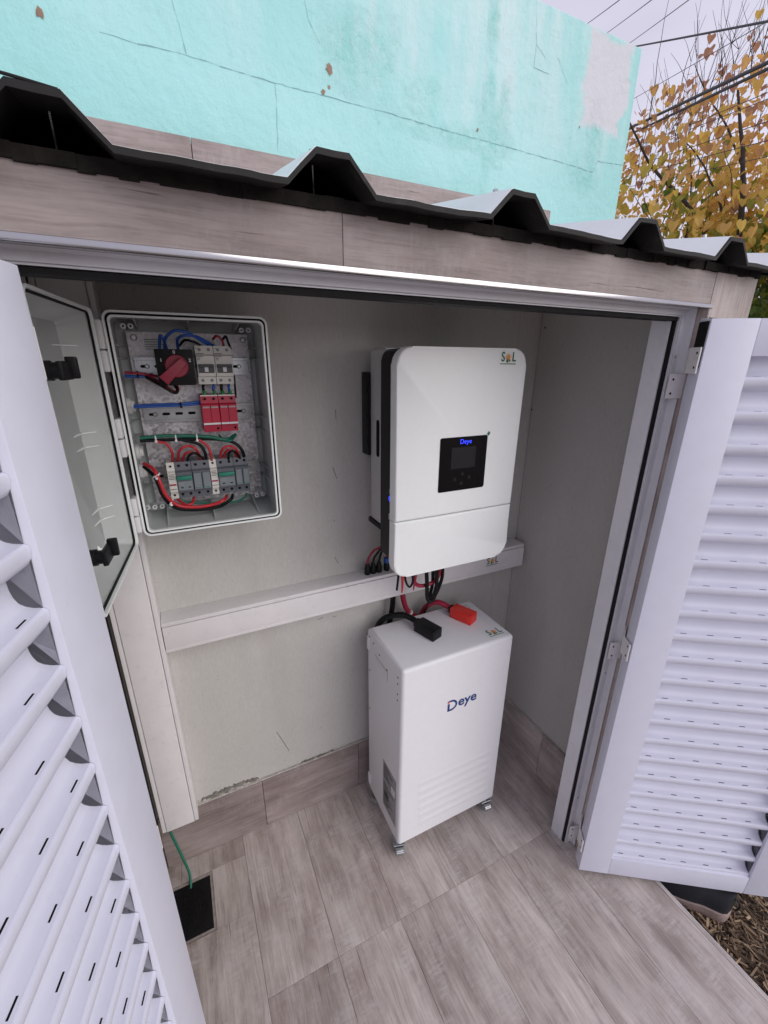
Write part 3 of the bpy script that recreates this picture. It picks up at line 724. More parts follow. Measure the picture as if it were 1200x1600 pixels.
# ragged foam strip between fascia and sheet
m = MB(); x = -0.30
while x < 1.085:
    w = random.uniform(0.012, 0.03); h = random.uniform(0.0002, 0.0032)
    m.box(x, x+w+0.001, FAS_Y-0.0022-random.uniform(0, 0.004), 0.565, 1.6118-h, roofz(FAS_Y)-0.0003+random.uniform(-0.0015, 0.0004)); x += w
m.build('foam_strip', 'foam', roof, smooth=0)
# dark wooden purlin behind the foam closes the rib openings
m = MB(); m.box(-0.29, 1.075, 0.566, 0.60, 1.600, roofz(0.566)+0.001); m.build('purlin', 'foam', roof, smooth=0)
# roofing screws: threaded shank in the rib and a hex head on the crest
def roof_screw(x, y):
    m = MB(); zt = roofz(y)+0.0315+0.005; prof = []
    m.lathe([(0.0058, 0), (0.0058, 0.0012), (0.0036, 0.0016), (0.0036, 0.006)], (x, y, zt), (0, 0, 1), 8)
    z = zt; rings = []
    while z > roofz(y)-0.01: rings += [(0.0007, zt-z), (0.0012, zt-z+0.0007), (0.0007, zt-z+0.0014)]; z -= 0.0016
    m.lathe(rings, (x, y, zt), (0, 0, -1), 8)
    m.build('roof_screw', 'zinc', roof, smooth=30)
for c in RCX[1:6]: roof_screw(c+random.uniform(-0.006, 0.004), 0.552)
# lapped sheet edge at the far left
m = MB(); m.tube([(-0.130, 0.496, 1.640), (-0.100, 0.497, 1.6530), (-0.083, 0.498, 1.6535), (-0.048, 0.5, 1.6515)], 0.0012, 6); m.build('lap_edge', 'sheetdark', roof, smooth=40)

# ================================================================== THINGS INSIDE
# cable trunking, both runs: base with side lips and a flat lid
def trunking(name, label, vertical, a0, a1, c0, c1, parent=None):
    loc = ((c0+c1)/2, 1.05, a0) if vertical else (a0, 1.05, c0)
    t = thing(name, label, 'cable trunking', loc)
    yb, yf = WALL_Y-0.0006, 0.998
    def bx(m, u0, u1, y0, y1, e=0, bev=0.0012):
        if vertical: m.box(u0, u1, y0, y1, a0+e, a1-e, bev=bev)
        else: m.box(a0+e, a1-e, y0, y1, u0, u1, bev=bev)
    m = MB(); bx(m, c0, c0+0.010, yf, yb); bx(m, c1-0.010, c1, yf, yb); bx(m, c0+0.0105, c1-0.0105, yb-0.004, yb, 0.0005)
    m.build('base', 'trunk', t, smooth=30)
    m = MB(); bx(m, c0+0.0112, c1-0.0112, yf-0.0022, yf+0.006, 0.001, 0.001); m.build('lid', 'trunk', t, smooth=30)
    return t
trunking('cable_trunking', 'upright white cable trunking in the left corner', True, 0.206, 1.598, -0.195, -0.102)
ht = trunking('cable_trunking', 'long level white cable trunking running behind the inverter', False, -0.1012, 1.0205, 0.779, 0.861)
# level duct at the top of the left wall
t = thing('cable_duct', 'short white duct at the top of the left side wall', 'cable duct', (WALL_L+0.006, 0.85, 1.47))
m = MB(); m.box(WALL_L+0.0004, WALL_L+0.014, 0.665, 0.992, 1.47, 1.5985, bev=0.001); m.build('body', 'trunk', t, smooth=30)
m = MB(); m.box(WALL_L+0.0142, WALL_L+0.016, 0.668, 0.990, 1.478, 1.590, bev=0.0005, seg=1); m.build('lid', 'trunk', t, smooth=30)

# sticker: letters S and L round a small sun
def sol_sticker(frame, w, parent):
    m = MB(); s = w/2
    o = text('sticker_lettering', 'S', w*0.62, 'greenprint', frame @ Matrix.Translation((-w*0.33, 0.0, 0.0008)), parent, bold=0.0004, sx=0.8)
    o = text('sticker_lettering', 'L', w*0.62, 'greenprint', frame @ Matrix.Translation((w*0.36, 0.0, 0.0008)), parent, bold=0.0004, sx=0.8)
    m = MB()
    for k in range(9):
        a = 6.283*k/9; r0, r1 = w*0.13, w*0.22
        m.face([(r0*math.cos(a-0.2), r0*math.sin(a-0.2), 0.0007), (r1*math.cos(a), r1*math.sin(a), 0.0007), (r0*math.cos(a+0.2), r0*math.sin(a+0.2), 0.0007)])
    m.face([(w*0.12*math.cos(6.283*k/12), w*0.12*math.sin(6.283*k/12), 0.0008) for k in range(12)])
    m.build('sticker_sun', 'orange', parent, smooth=0, mat=frame)
    m = MB(); m.face([(-w*0.14, -w*0.20, 0.0009), (-w*0.02, -w*0.26, 0.0009), (w*0.02, -w*0.12, 0.0009), (-w*0.06, -w*0.05, 0.0009)])
    m.face([(w*0.03, -w*0.24, 0.0009), (w*0.15, -w*0.17, 0.0009), (w*0.08, -w*0.10, 0.0009)])
    m.build('sticker_leaf', 'greenprint', parent, smooth=0, mat=frame)
    m = MB(); m.face([(-w*0.5, -w*0.33, 0.0007), (w*0.5, -w*0.33, 0.0007), (w*0.5, -w*0.29, 0.0007), (-w*0.5, -w*0.29, 0.0007)]); m.build('sticker_line', 'greenprint', parent, smooth=0, mat=frame)
sol_sticker(fr(0.883, 0.9955, 0.826), 0.050, ht)
exec_later = []

# ------------------------------------------------------------------ electrical enclosure
EX0, EX1, EZ0, EZ1, EY0, EY1 = -0.088, 0.182, 1.1215, 1.5275, 0.895, 1.0540
enc = thing('electrical_enclosure', 'light grey plastic electrical enclosure on the back wall with its lid swung open', 'enclosure', (0.047, 1.05, EZ0))
m = MB()
out = rr(EX0, EX1, EZ0, EZ1, 0.014); inn = rr(EX0+0.0105, EX1-0.0105, EZ0+0.0105, EZ1-0.0105, 0.008)
inn2 = rr(EX0+0.0035, EX1-0.0035, EZ0+0.0035, EZ1-0.0035, 0.011)
m.ring(out, inn2, 'Y', EY0+0.006, EY1-0.0045)
m.build('box', 'boxin', enc, smooth=30)
m = MB(); m.prism(out, 'Y', EY1-0.0042, EY1-0.0004); m.build('box_back', 'boxin', enc, smooth=30)
m = MB(); m.ring(out, rr(EX0+0.0035, EX1-0.0035, EZ0+0.0035, EZ1-0.0035, 0.011), 'Y', EY0+0.0008, EY0+0.0058)
m.ring(rr(EX0+0.0072, EX1-0.0072, EZ0+0.0072, EZ1-0.0072, 0.009), inn, 'Y', EY0, EY0+0.009); m.build('rim', 'box', enc, smooth=30)
m = MB(); m.ring(rr(EX0+0.0036, EX1-0.0036, EZ0+0.0036, EZ1-0.0036, 0.0109), rr(EX0+0.0071, EX1-0.0071, EZ0+0.0071, EZ1-0.0071, 0.0091), 'Y', EY0+0.0030, EY0+0.0085); m.build('gasket', 'gasket', enc, smooth=30)
# ribs and screw bosses moulded into the box
def z3(x, y): return (140+x/3.75, 460+y/3.75)
m = MB()
for x in (-0.045, 0.047, 0.14):
    m.prism([(EY1-0.005, EZ1-0.004), (EY0+0.04, EZ1-0.004), (EY1-0.005, EZ1-0.020)], 'X', x-0.001, x+0.001)
    m.prism([(EY1-0.005, EZ0+0.004), (EY0+0.03, EZ0+0.004), (EY1-0.005, EZ0+0.026)], 'X', x-0.001, x+0.001)
build_each(m, 'stiffening_rib', 'boxin', enc, smooth=0)
m = MB()
for z in (1.475, 1.452, 1.330, 1.300, 1.215, 1.190):
    m.prism([(EY1-0.005, EX0+0.0036), (EY0+0.05, EX0+0.0036), (EY1-0.005, EX0+0.016)], 'Z', z-0.001, z+0.001, mat=Matrix(((0, 1, 0, 0), (1, 0, 0, 0), (0, 0, 1, 0), (0, 0, 0, 1))))
    m.prism([(EY1-0.005, EX1-0.0036), (EY0+0.05, EX1-0.0036), (EY1-0.005, EX1-0.014)], 'Z', z-0.001, z+0.001, mat=Matrix(((0, 1, 0, 0), (1, 0, 0, 0), (0, 0, 1, 0), (0, 0, 0, 1))))
build_each(m, 'stiffening_rib', 'boxin', enc, smooth=0)
for x, y in ((195, 185), (240, 185), (890, 210), (930, 210), (980, 1177), (1015, 1170), (340, 1250), (383, 1247), (425, 1243)):
    p = PY(*z3(x, y), 1.018)
    m = MB(); m.ring(circ(p.x, p.z, 0.0052, 14), circ(p.x, p.z, 0.0022, 14), 'Y', 1.018, 1.0495); m.build('screw_boss', 'box', enc, smooth=30)
for x, y, r in ((250, 640, 0.017), (300, 885, 0.017), (320, 1005, 0.017)):          # cable glands on the left wall
    p = PX(*z3(x, y), EX0+0.008); m = MB()
    m.lathe([(r, -0.0045), (r, 0.004), (r*0.86, 0.006), (r*0.70, 0.006), (r*0.66, 0.012), (0.004, 0.012)], (EX0+0.0045, min(p.y, 1.02), p.z), (1, 0, 0), 20); m.build('cable_gland', 'white_tab', enc, smooth=30)
# galvanised back plate with three rails
PLY = 1.030
m = MB(); m.box(-0.066, 0.165, PLY, PLY+0.002, 1.143, 1.5025, bev=0.0005, seg=1); plate_o = m.build('back_plate', 'galv', enc, smooth=0)
m = MB()
for i in range(5):
    z = 1.488-i*0.0045; m.box(-0.036, -0.036+0.040-(i % 2)*0.008, PLY-0.0003, PLY-0.0001, z-0.0011, z+0.0011)
m.build('plate_print', 'devgrey2', plate_o, smooth=0)
m = MB()
for x, z in ((-0.053, 1.491), (0.154, 1.491), (-0.053, 1.156), (0.154, 1.156)): m.lathe([(0.0058, 0), (0.0058, 0.0015), (0.004, 0.003), (0.0015, 0.003)], (x, PLY-0.0003, z), (0, -1, 0), 12)
build_each(m, 'plate_screw', 'zinc', plate_o, smooth=30)
def din_rail(z, x0=-0.060, x1=0.160):
    m = MB()
    m.box(x0, x1, PLY-0.0062, PLY-0.0005, z-0.0125, z+0.0125, bev=0.0006, seg=1)
    for s_ in (-1, 1): m.box(x0, x1, PLY-0.0092, PLY-0.0076, *sorted((z+s_*0.0175, z+s_*0.0115)), bev=0.0004, seg=1); m.box(x0, x1, PLY-0.0076, PLY-0.0064, *sorted((z+s_*0.0126, z+s_*0.0114)))
    r_ = m.build('din_rail', 'zinc', enc, smooth=20)
    m = MB(); x = x0+0.010
    while x < x1-0.012: m.prism(rr(x, x+0.015, z-0.0028, z+0.0028, 0.0027, 4), 'Y', PLY-0.0066, PLY-0.0063); x += 0.025
    build_each(m, 'rail_slot', 'hole', r_, smooth=0)
    m = MB()
    for x in (x0+0.022, x1-0.020): m.lathe([(0.0045, 0), (0.0045, 0.001), (0.003, 0.0025)], (x, PLY-0.0064, z), (0, -1, 0), 10)
    build_each(m, 'rail_screw', 'zinc', r_, smooth=30)
RZ = (1.437, 1.342, 1.210)
for z in RZ: din_rail(z)
# lid, hinged at the left, seen from inside
la = R(5.8)
LT = Matrix.Translation((-0.094, 0.893, 0)) @ Matrix.Rotation(math.atan2(math.cos(la), math.sin(la)), 4, 'Z')
# local: x = -s, y = away from the inner side, z up
LS0, LS1, LZ0, LZ1, LD = 0.021, 0.291, 1.1185, 1.5250, 0.046
m = MB()
lo = rr(-LS1, -LS0, LZ0, LZ1, 0.012); li = rr(-LS1+0.0035, -LS0-0.0035, LZ0+0.0035, LZ1-0.0035, 0.010)
m.ring(lo, li, 'Y', 0.0005, 0.012)
sl0 = rr(-LS1+0.0040, -LS0-0.0040, LZ0+0.0040, LZ1-0.0040, 0.010); sl1 = rr(-LS1+0.022, -LS0-0.030, LZ0+0.022, LZ1-0.022, 0.008)
t_ = MB(); A = [t_.bm.verts.new((x, 0.008, z)) for x, z in sl0]; B_ = [t_.bm.verts.new((x, LD, z)) for x, z in sl1]; n = len(A)
for i in range(n): t_.bm.faces.new((A[i], A[(i+1) % n], B_[(i+1) % n], B_[i]))
t_.bm.faces.new(B_)
bmesh.ops.solidify(t_.bm, geom=t_.bm.faces[:], thickness=0.0028)
m.merge(t_.bm, 0)
lid = m.build('lid', 'box', enc, smooth=30, mat=LT)
m = MB(); m.ring(rr(-LS1+0.0036, -LS0-0.0036, LZ0+0.0036, LZ1-0.0036, 0.0099), rr(-LS1+0.0064, -LS0-0.0064, LZ0+0.0064, LZ1-0.0064, 0.0085), 'Y', 0.0052, 0.0082); m.build('lid_gasket', 'gasket', lid, smooth=30, mat=LT)
m = MB()
for z in (1.470, 1.445, 1.335, 1.312, 1.205, 1.185):
    m.prism([(-LS0-0.018, 0.026), (-LS0-0.034, 0.0458), (-LS0-0.068, 0.0458), (-LS0-0.034, 0.0415)], 'Z', z-0.0009, z+0.0009)
for s_ in (0.10, 0.13, 0.23):
    m.prism([(0.030, LZ0+0.0165), (0.0455, LZ0+0.024), (0.0455, LZ0+0.036)], 'X', -s_-0.0009, -s_+0.0009)
build_each(m, 'lid_rib', 'box', lid, smooth=0, mat=LT)
for z in (1.437, 1.195):             # black quarter-turn latches through the lid
    m = MB(); s_ = 0.252
    m.lathe([(0.0135, 0.044), (0.0135, 0.020), (0.0115, 0.019), (0.0115, 0.004), (0.0095, 0.003), (0.0095, -0.004)], (-s_, 0, z), (0, 1, 0), 18)
    m.box(-s_-0.010, -s_+0.030, -0.010, -0.003, z-0.011, z+0.011, bev=0.0025); m.box(-s_+0.021, -s_+0.0295, -0.017, -0.004, z-0.010, z+0.016, bev=0.0025)
    m.build('latch', 'black', lid, smooth=30, mat=LT)
for z0, z1 in ((1.466, 1.511), (1.430, 1.464), (1.318, 1.352), (1.284, 1.316), (1.172, 1.206), (1.138, 1.170)):
    m = MB(); m.box(EX0-0.0095, EX0-0.0006, 0.877, 0.905, z0, z1, bev=0.0022); m.build('lid_hinge', 'white_tab', enc, smooth=30)

# ------------------------------------------------------------------ devices on the rails (each a thing of its own)
def xz(x, y, Y): p = PY(*z3(x, y), Y); return p.x, p.z
def device(name, label, cat, x0, x1, zc, h, mats, dep=(0.045, 0.058, 0.066), group=None, white=None):
    y0 = PLY-0.0095
    t = thing(name, label, cat, ((x0+x1)/2, y0, zc), group)
    def Z(f): return zc+h*(f-0.5)
    prof = [(y0, Z(0)), (y0-dep[0], Z(0)), (y0-dep[0], Z(0.20)), (y0-dep[1], Z(0.22)), (y0-dep[1], Z(0.74)), (y0-dep[0]-0.004, Z(0.78)), (y0-dep[0]-0.002, Z(1)), (y0, Z(1))]
    m = MB(); m.prism(prof, 'X', x0+0.0004, x1-0.0004, bev=0.0008, seg=1); body = m.build('body', mats, t, smooth=30)
    return t, y0, Z
def poles(t, y0, Z, x0, x1, n, dep, mat='hole', zs=(0.10, 0.90), r=0.0021):
    m = MB(); w = (x1-x0)/n
    for k in range(n):
        for zf in zs: m.lathe([(r, 0), (r, 0.0006), (r*0.5, 0.0007)], (x0+w*(k+0.5), y0-dep+0.0002-(0.003 if zf > 0.5 else 0), Z(zf)), (0, -1, 0), 10)
    build_each(m, 'terminal_screw', mat, t, smooth=0)
def lines(t, x0, x1, y, zs, mat='print', th=0.0006, name='marking'):
    m = MB()
    for z, f0, f1 in zs: m.box(x0+(x1-x0)*f0, x0+(x1-x0)*f1, y-0.0003, y, z-th, z+th)
    m.build(name, mat, t, smooth=0)
# two cream circuit breakers
zb = 1.4400; hb = 0.0735
for i, (x0, x1) in enumerate(((0.0515, 0.0860), (0.0862, 0.1207))):
    t, y0, Z = device('circuit_breaker', ['cream two pole circuit breaker beside the red changeover switch', 'cream two pole circuit breaker at the right end of the top rail'][i], 'circuit breaker', x0, x1, zb, hb, 'cream', group='cream breakers on the top rail')
    poles(t, y0, Z, x0, x1, 2, 0.045, 'devgrey2', r=0.0032)
    m = MB(); m.box(x0+0.0025, x1-0.0025, y0-0.0586, y0-0.0582, Z(0.30), Z(0.53)); m.build('toggle_recess', 'toggle', t, smooth=0)
    m = MB(); m.box(x0+0.0035, x1-0.0035, y0-0.0680, y0-0.0588, Z(0.455), Z(0.515), bev=0.001, seg=1); m.build('toggle', 'toggle', t, smooth=30)
    m = MB()
    for a in (0.35,): m.box(x0+(x1-x0)*0.40, x0+(x1-x0)*0.60, y0-0.0592, y0-0.0588, Z(0.33), Z(0.45))
    m.build('position_flag', 'printw', t, smooth=0)
    lines(t, x0, x1, y0-0.0582, [(Z(0.72), 0.06, 0.40), (Z(0.68), 0.06, 0.24), (Z(0.64), 0.06, 0.20)]); lines(t, x0, x1, y0-0.0496, [(Z(0.93), 0.07, 0.14), (Z(0.80), 0.06, 0.46)])
# crimson surge protectors
for i, (x0, x1) in enumerate(((0.0500, 0.0845), (0.0848, 0.1195))):
    t, y0, Z = device('surge_protector', ['crimson two pole surge protector, the one on the left of the pair', 'crimson two pole surge protector, the one on the right of the pair'][i], 'surge protector', x0, x1, 1.3440, 0.0765, 'spd', (0.043, 0.053, 0.06), 'crimson surge protectors')
    poles(t, y0, Z, x0, x1, 2, 0.0475, 'hole', (0.90,), 0.0026)
    poles(t, y0, Z, x0+0.014, x1+0.008, 1, 0.0432, 'hole', (0.09,), 0.0026)
    m = MB(); m.box(x0+0.0006, x1-0.0006, y0-0.0540, y0-0.0534, Z(0.215), Z(0.265)); m.box(x0+0.0006, x1-0.0006, y0-0.0462, y0-0.0454, Z(0.965), Z(0.995)); build_each(m, 'white_band', 'printw', t, smooth=0)
    m = MB()
    for k in range(2): m.box(x0+0.0025+k*0.0165, x0+0.0155+k*0.0165, y0-0.0536, y0-0.0532, Z(0.66), Z(0.70))
    build_each(m, 'status_window', 'silver', t, smooth=0)
    m = MB(); m.box((x0+x1)/2-0.0004, (x0+x1)/2+0.0004, y0-0.0535, y0-0.0531, Z(0.27), Z(0.74)); m.build('module_joint', 'hole', t, smooth=0)
# changeover switch
t = thing('changeover_switch', 'black changeover switch with a big dull red lever knob', 'switch', (0.013, PLY-0.01, 1.436))
m = MB(); m.box(-0.014, 0.040, 0.958, PLY-0.0096, 1.413, 1.459, bev=0.001, seg=1); m.build('body', 'black', t, smooth=30)
m = MB(); m.prism(rr(-0.0200, 0.0462, 1.4030, 1.4690, 0.003), 'Y', 0.9500, 0.9575, bev=0.001); m.build('face_plate', 'black', t, smooth=30)
for s_, x, z in (('0', 0.0135, 1.4635), ('1', -0.0105, 1.4490), ('2', 0.0395, 1.4490)): text('position_number', s_, 0.0085, 'printw', fr(x, 0.9494, z), t, bold=0.0002)
m = MB(); kc = (0.0150, 1.4385)
m.lathe([(0.0205, 0.9498), (0.0205, 0.944), (0.0190, 0.942), (0.001, 0.942)], (kc[0], 0, kc[1]), (0, 1, 0), 32)
a = R(222); ux, uz = math.cos(a), math.sin(a)
def kp(l, w): return (kc[0]+ux*l-uz*w, kc[1]+uz*l+ux*w)
m.prism([kp(-0.016, 0.0095), kp(0.010, 0.0095), kp(0.037, 0.0120), kp(0.037, -0.0085), kp(0.010, -0.0065), kp(-0.016, -0.0065)], 'Y', 0.926, 0.9425, bev=0.0018)
m.build('lever_knob', 'knob', t, smooth=30)
# lower row: white fuse holder, grey breaker with green toggle, grey fuse pair, twice over
def lx(px): return PY(140+px/3.75, 460+1080/3.75, 0.962).x
xs = [lx(v) for v in (458, 508, 606, 712, 756, 856, 942)]
zl, hl = 1.2085, 0.0790
lab = [('white slim fuse holder at the left end of the lower rail', 'white slim fuse holder in the middle of the lower rail'),
       ('grey breaker with green toggle bar, the left one on the lower rail', 'grey breaker with green toggle bar, the right one on the lower rail'),
       ('plain grey two module device left of the middle white fuse holder', 'plain grey two module device at the right end of the lower rail')]
for j in range(2):
    q = xs[3*j:3*j+4]
    x0, x1 = q[0], q[1]
    t, y0, Z = device('fuse_holder', lab[0][j], 'fuse holder', x0, x1, zl, hl, 'cream', (0.044, 0.056, 0.06), 'slim white fuse holders')
    poles(t, y0, Z, x0, x1, 1, 0.0445, 'hole', r=0.0024)
    m = MB(); m.box(x0+0.0015, x1-0.0015, y0-0.0566, y0-0.0562, Z(0.40), Z(0.445)); m.build('indicator_window', 'knob', t, smooth=0)
    lines(t, x0, x1, y0-0.0563, [(Z(0.70), 0.15, 0.85), (Z(0.66), 0.15, 0.8), (Z(0.62), 0.15, 0.85), (Z(0.58), 0.15, 0.7), (Z(0.30), 0.1, 0.9)])
    x0, x1 = q[1], q[2]
    t, y0, Z = device('dc_breaker', lab[1][j], 'circuit breaker', x0, x1, zl, hl, 'devgrey', (0.044, 0.057, 0.066), 'grey breakers with green toggles')
    poles(t, y0, Z, x0, x1, 2, 0.0442, 'hole', r=0.0030)
    m = MB(); m.box(x0+0.0015, x1-0.0015, y0-0.0655, y0-0.0574, Z(0.555), Z(0.655), bev=0.0015, seg=2); m.build('toggle', 'green', t, smooth=30)
    m = MB(); m.box(x0+0.0020, x1-0.0020, y0-0.0577, y0-0.0573, Z(0.26), Z(0.50)); m.build('front_label', 'devgrey2', t, smooth=0)
    lines(t, x0, x1, y0-0.0580, [(Z(0.33), 0.2, 0.36), (Z(0.33), 0.66, 0.82)], 'hole', 0.0011, 'test_slot'); lines(t, x0, x1, y0-0.0580, [(Z(0.46), 0.12, 0.5), (Z(0.42), 0.12, 0.42)], 'silver')
    x0, x1 = q[2], q[3]
    t, y0, Z = device('fuse_disconnector', lab[2][j], 'fuse disconnector', x0, x1, zl, hl, 'devgrey', (0.044, 0.055, 0.06), 'plain grey rail devices')
    poles(t, y0, Z, x0, x1, 2, 0.0442, 'hole', r=0.0030)
    m = MB(); w = (x1-x0)/2
    for k in range(2): m.box(x0+w*k+0.0012, x0+w*(k+1)-0.0012, y0-0.0600, y0-0.0552, Z(0.25), Z(0.70), bev=0.0012, seg=1)
    build_each(m, 'fuse_drawer', 'devgrey2', t, smooth=30)
    lines(t, x0, x1, y0-0.0602, [(Z(0.30), 0.10, 0.42), (Z(0.30), 0.58, 0.9)], 'green', 0.0006)

# wires: control points in picture coordinates of the open box, laid at their own depth in front of the plate
def wire(name, label, pts, mat, r, Y=0.965, ends=None, group='wires inside the enclosure', parent=None):
    P = []
    for q in pts:
        y = q[2] if len(q) > 2 else Y
        P.append(PY(*z3(q[0], q[1]), y))
    m = MB(); m.tube(P, r, 9, smooth=6)
    o = m.build(name, mat, None, smooth=60)
    return tag(o, label, 'wire', group)
W = wire
W('wire', 'blue wire arching highest from the changeover switch to the breakers', [(440, 322, .985), (445, 255), (500, 212, .95), (570, 222, .95), (640, 262), (705, 305, .985)], 'bluewire', 0.0027)
W('wire', 'blue wire in the second arch above the changeover switch', [(518, 322, .985), (515, 262), (560, 240, .95), (640, 252), (735, 305, .985)], 'bluewire', 0.0027)
W('wire', 'short looped blue wire at the upper left of the changeover switch', [(410, 325, .985), (412, 245), (432, 262), (452, 322, .985)], 'bluewire', 0.0027)
W('wire', 'black wire between the two blue arches above the switch', [(525, 300, .985), (560, 268), (620, 283), (665, 308, .985)], 'blackwire', 0.0024)
W('wire', 'dark red wire hooked into the right cream breaker', [(722, 262, .985), (745, 243), (775, 270), (788, 310, .985)], 'crimson', 0.0024)
W('wire', 'black wire hooked over the right end of the cream breakers', [(782, 262, .985), (798, 247), (815, 290), (826, 315, .985)], 'blackwire', 0.0024)
W('wire', 'blue wire entering through the upper left wall under the top rail', [(205, 478), (290, 482), (370, 470, .985)], 'bluewire', 0.0030, .975)
W('wire', 'dark red wire lying on the blue one under the top rail', [(205, 458), (300, 464), (395, 480, .985)], 'crimson', 0.0026, .972)
W('wire', 'black wire looping below the changeover switch lever', [(330, 484, .975), (430, 540), (495, 576), (515, 562), (490, 520, .985)], 'blackwire', 0.0030, .962)
W('wire', 'dark red wire looping below the changeover switch lever', [(350, 478, .975), (440, 532), (505, 570), (520, 552), (500, 515, .985)], 'crimson', 0.0022, .968)
W('wire', 'upper one of the two blue wires running level above the middle rail', [(258, 652), (400, 645), (530, 641), (670, 626, .985)], 'bluewire', 0.0024, .972)
W('wire', 'lower one of the two blue wires running level above the middle rail', [(258, 662), (400, 656), (530, 652), (670, 638, .985)], 'bluewire', 0.0024, .970)
for i, (x, mt, lb) in enumerate(((668, 'blackwire', 'short black wire below the left half of the left cream breaker'), (728, 'bluewire', 'short blue wire below the right half of the left cream breaker'), (775, 'blackwire', 'short black wire below the left half of the right cream breaker'), (818, 'bluewire', 'short blue wire below the right half of the right cream breaker'))):
    W('wire', lb, [(x, 512, .995), (x-3, 545, .975), (x+6, 592, .995)], mt, 0.0028)
    p = PY(*z3(x+5, 578), .978); m = MB(); m.lathe([(0.0036, -0.005), (0.0036, 0.005)], p, (0, 0, 1), 9); tag(m.build('ferrule', 'greensleeve', None), lb.replace('wire below', 'ferrule on the wire below').replace('black ', 'green ').replace('blue ', 'green '), 'ferrule', 'green ferrules above the surge protectors')
W('wire', 'black wire running down beside the surge protectors', [(845, 470, .99), (852, 540, .985), (856, 605, .99)], 'blackwire', 0.0022)
W('wire', 'green earth wire running level across the middle of the box', [(295, 842), (420, 830), (560, 829), (700, 834), (800, 850), (855, 822, .985)], 'greenwire', 0.0036, .965)
W('wire', 'thick black wire under the green one, bending down at the right end', [(295, 858), (450, 852), (600, 848), (760, 850), (850, 872), (897, 920), (905, 975, .985)], 'blackwire', 0.0034, .968)
W('wire', 'black wire dropping to the left grey fuse disconnector', [(540, 852), (640, 878), (677, 930), (682, 980, .985)], 'blackwire', 0.0032, .962)
W('wire', 'green wire hanging in a short loop under the surge protectors', [(760, 825, .985), (790, 858), (835, 852), (852, 820, .985)], 'greenwire', 0.0024, .962)
W('wire', 'red wire curving down into the left white fuse holder', [(395, 862), (452, 878), (484, 930), (484, 985, .985)], 'redwire', 0.0027, .962)
W('wire', 'red wire curving down into the middle white fuse holder', [(640, 852), (692, 890), (710, 940), (718, 985, .985)], 'redwire', 0.0027, .960)
W('wire', 'outer red wire arch over the left grey breaker', [(516, 985, .985), (530, 912), (582, 888), (630, 915), (655, 975, .985)], 'redwire', 0.0027, .958)
W('wire', 'inner red wire arch over the left grey breaker', [(540, 985, .985), (560, 935), (600, 925), (640, 945), (668, 980, .985)], 'redwire', 0.0027, .964)
W('wire', 'black wire arch over the left grey breaker', [(572, 985, .985), (582, 945), (625, 932), (680, 980, .985)], 'blackwire', 0.0028, .955)
W('wire', 'outer red wire arch over the right grey breaker', [(760, 980, .985), (776, 910), (820, 888), (862, 912), (880, 975, .985)], 'redwire', 0.0027, .958)
W('wire', 'inner red wire arch over the right grey breaker', [(780, 980, .985), (800, 918), (845, 918), (870, 975, .985)], 'redwire', 0.0027, .964)
W('wire', 'black wire arch over the right grey breaker', [(815, 980, .985), (816, 930), (852, 922), (892, 975, .985)], 'blackwire', 0.0028, .955)
W('wire', 'thick red wire sweeping in from the lower left gland under the lower rail', [(318, 992, .975), (372, 1022, .955), (408, 1090, .945), (450, 1180, .945), (520, 1236), (620, 1246), (720, 1232), (785, 1205), (805, 1180, .985)], 'redwire', 0.0037, .950)
W('wire', 'thick black wire sweeping in beside the red one under the lower rail', [(318, 1008, .985), (385, 1075, .960), (430, 1180, .952), (500, 1248), (620, 1262), (760, 1242), (828, 1200), (838, 1175, .985)], 'blackwire', 0.0037, .958)
W('wire', 'second red wire below the left grey breaker', [(505, 1190, .985), (560, 1232, .965), (600, 1225, .965), (612, 1190, .985)], 'redwire', 0.0030, .962)
W('wire', 'green wire lying along the bottom behind the red cable', [(470, 1160, .985), (560, 1212), (700, 1222), (850, 1215), (905, 1190), (922, 1165, .985)], 'greenwire', 0.0024, .985)
def cable_tie(label, x, y, Y, r, axis, mat='printw'):
    p = PY(*z3(x, y), Y); m = MB(); m.lathe([(r, -0.0014), (r*1.06, -0.0009), (r*1.06, 0.0009), (r, 0.0014)], p, axis, 14); m.box(p.x-0.0022, p.x+0.0022, p.y-r-0.002, p.y-r+0.002, p.z-r*0.6-0.002, p.z-r*0.6+0.002)
    tag(m.build('cable_tie', mat, None, smooth=30), label, 'cable tie', 'cable ties in the enclosure')
cable_tie('white cable tie round the green wire near the left wall', 388, 845, .967, 0.0078, (1, 0, 0.05))
cable_tie('white cable tie round the green wire left of the surge protectors', 505, 840, .967, 0.0078, (1, 0, 0))
cable_tie('white cable tie round the green wire under the surge protectors', 628, 838, .967, 0.0078, (1, 0, -0.05))
cable_tie('white cable tie round the thick red cable at the lower left', 392, 1060, .952, 0.0078, (0.5, 0, -0.9))
cable_tie('white cable tie where the thick red cable turns level', 478, 1215, .952, 0.0078, (0.8, 0, -0.55))
cable_tie('black cable tie round the wires below the left end of the top rail', 283, 468, .975, 0.0062, (1, 0, 0), 'black')
cable_tie('black cable tie round the two level blue wires', 535, 648, .971, 0.0058, (1, 0, 0), 'black')

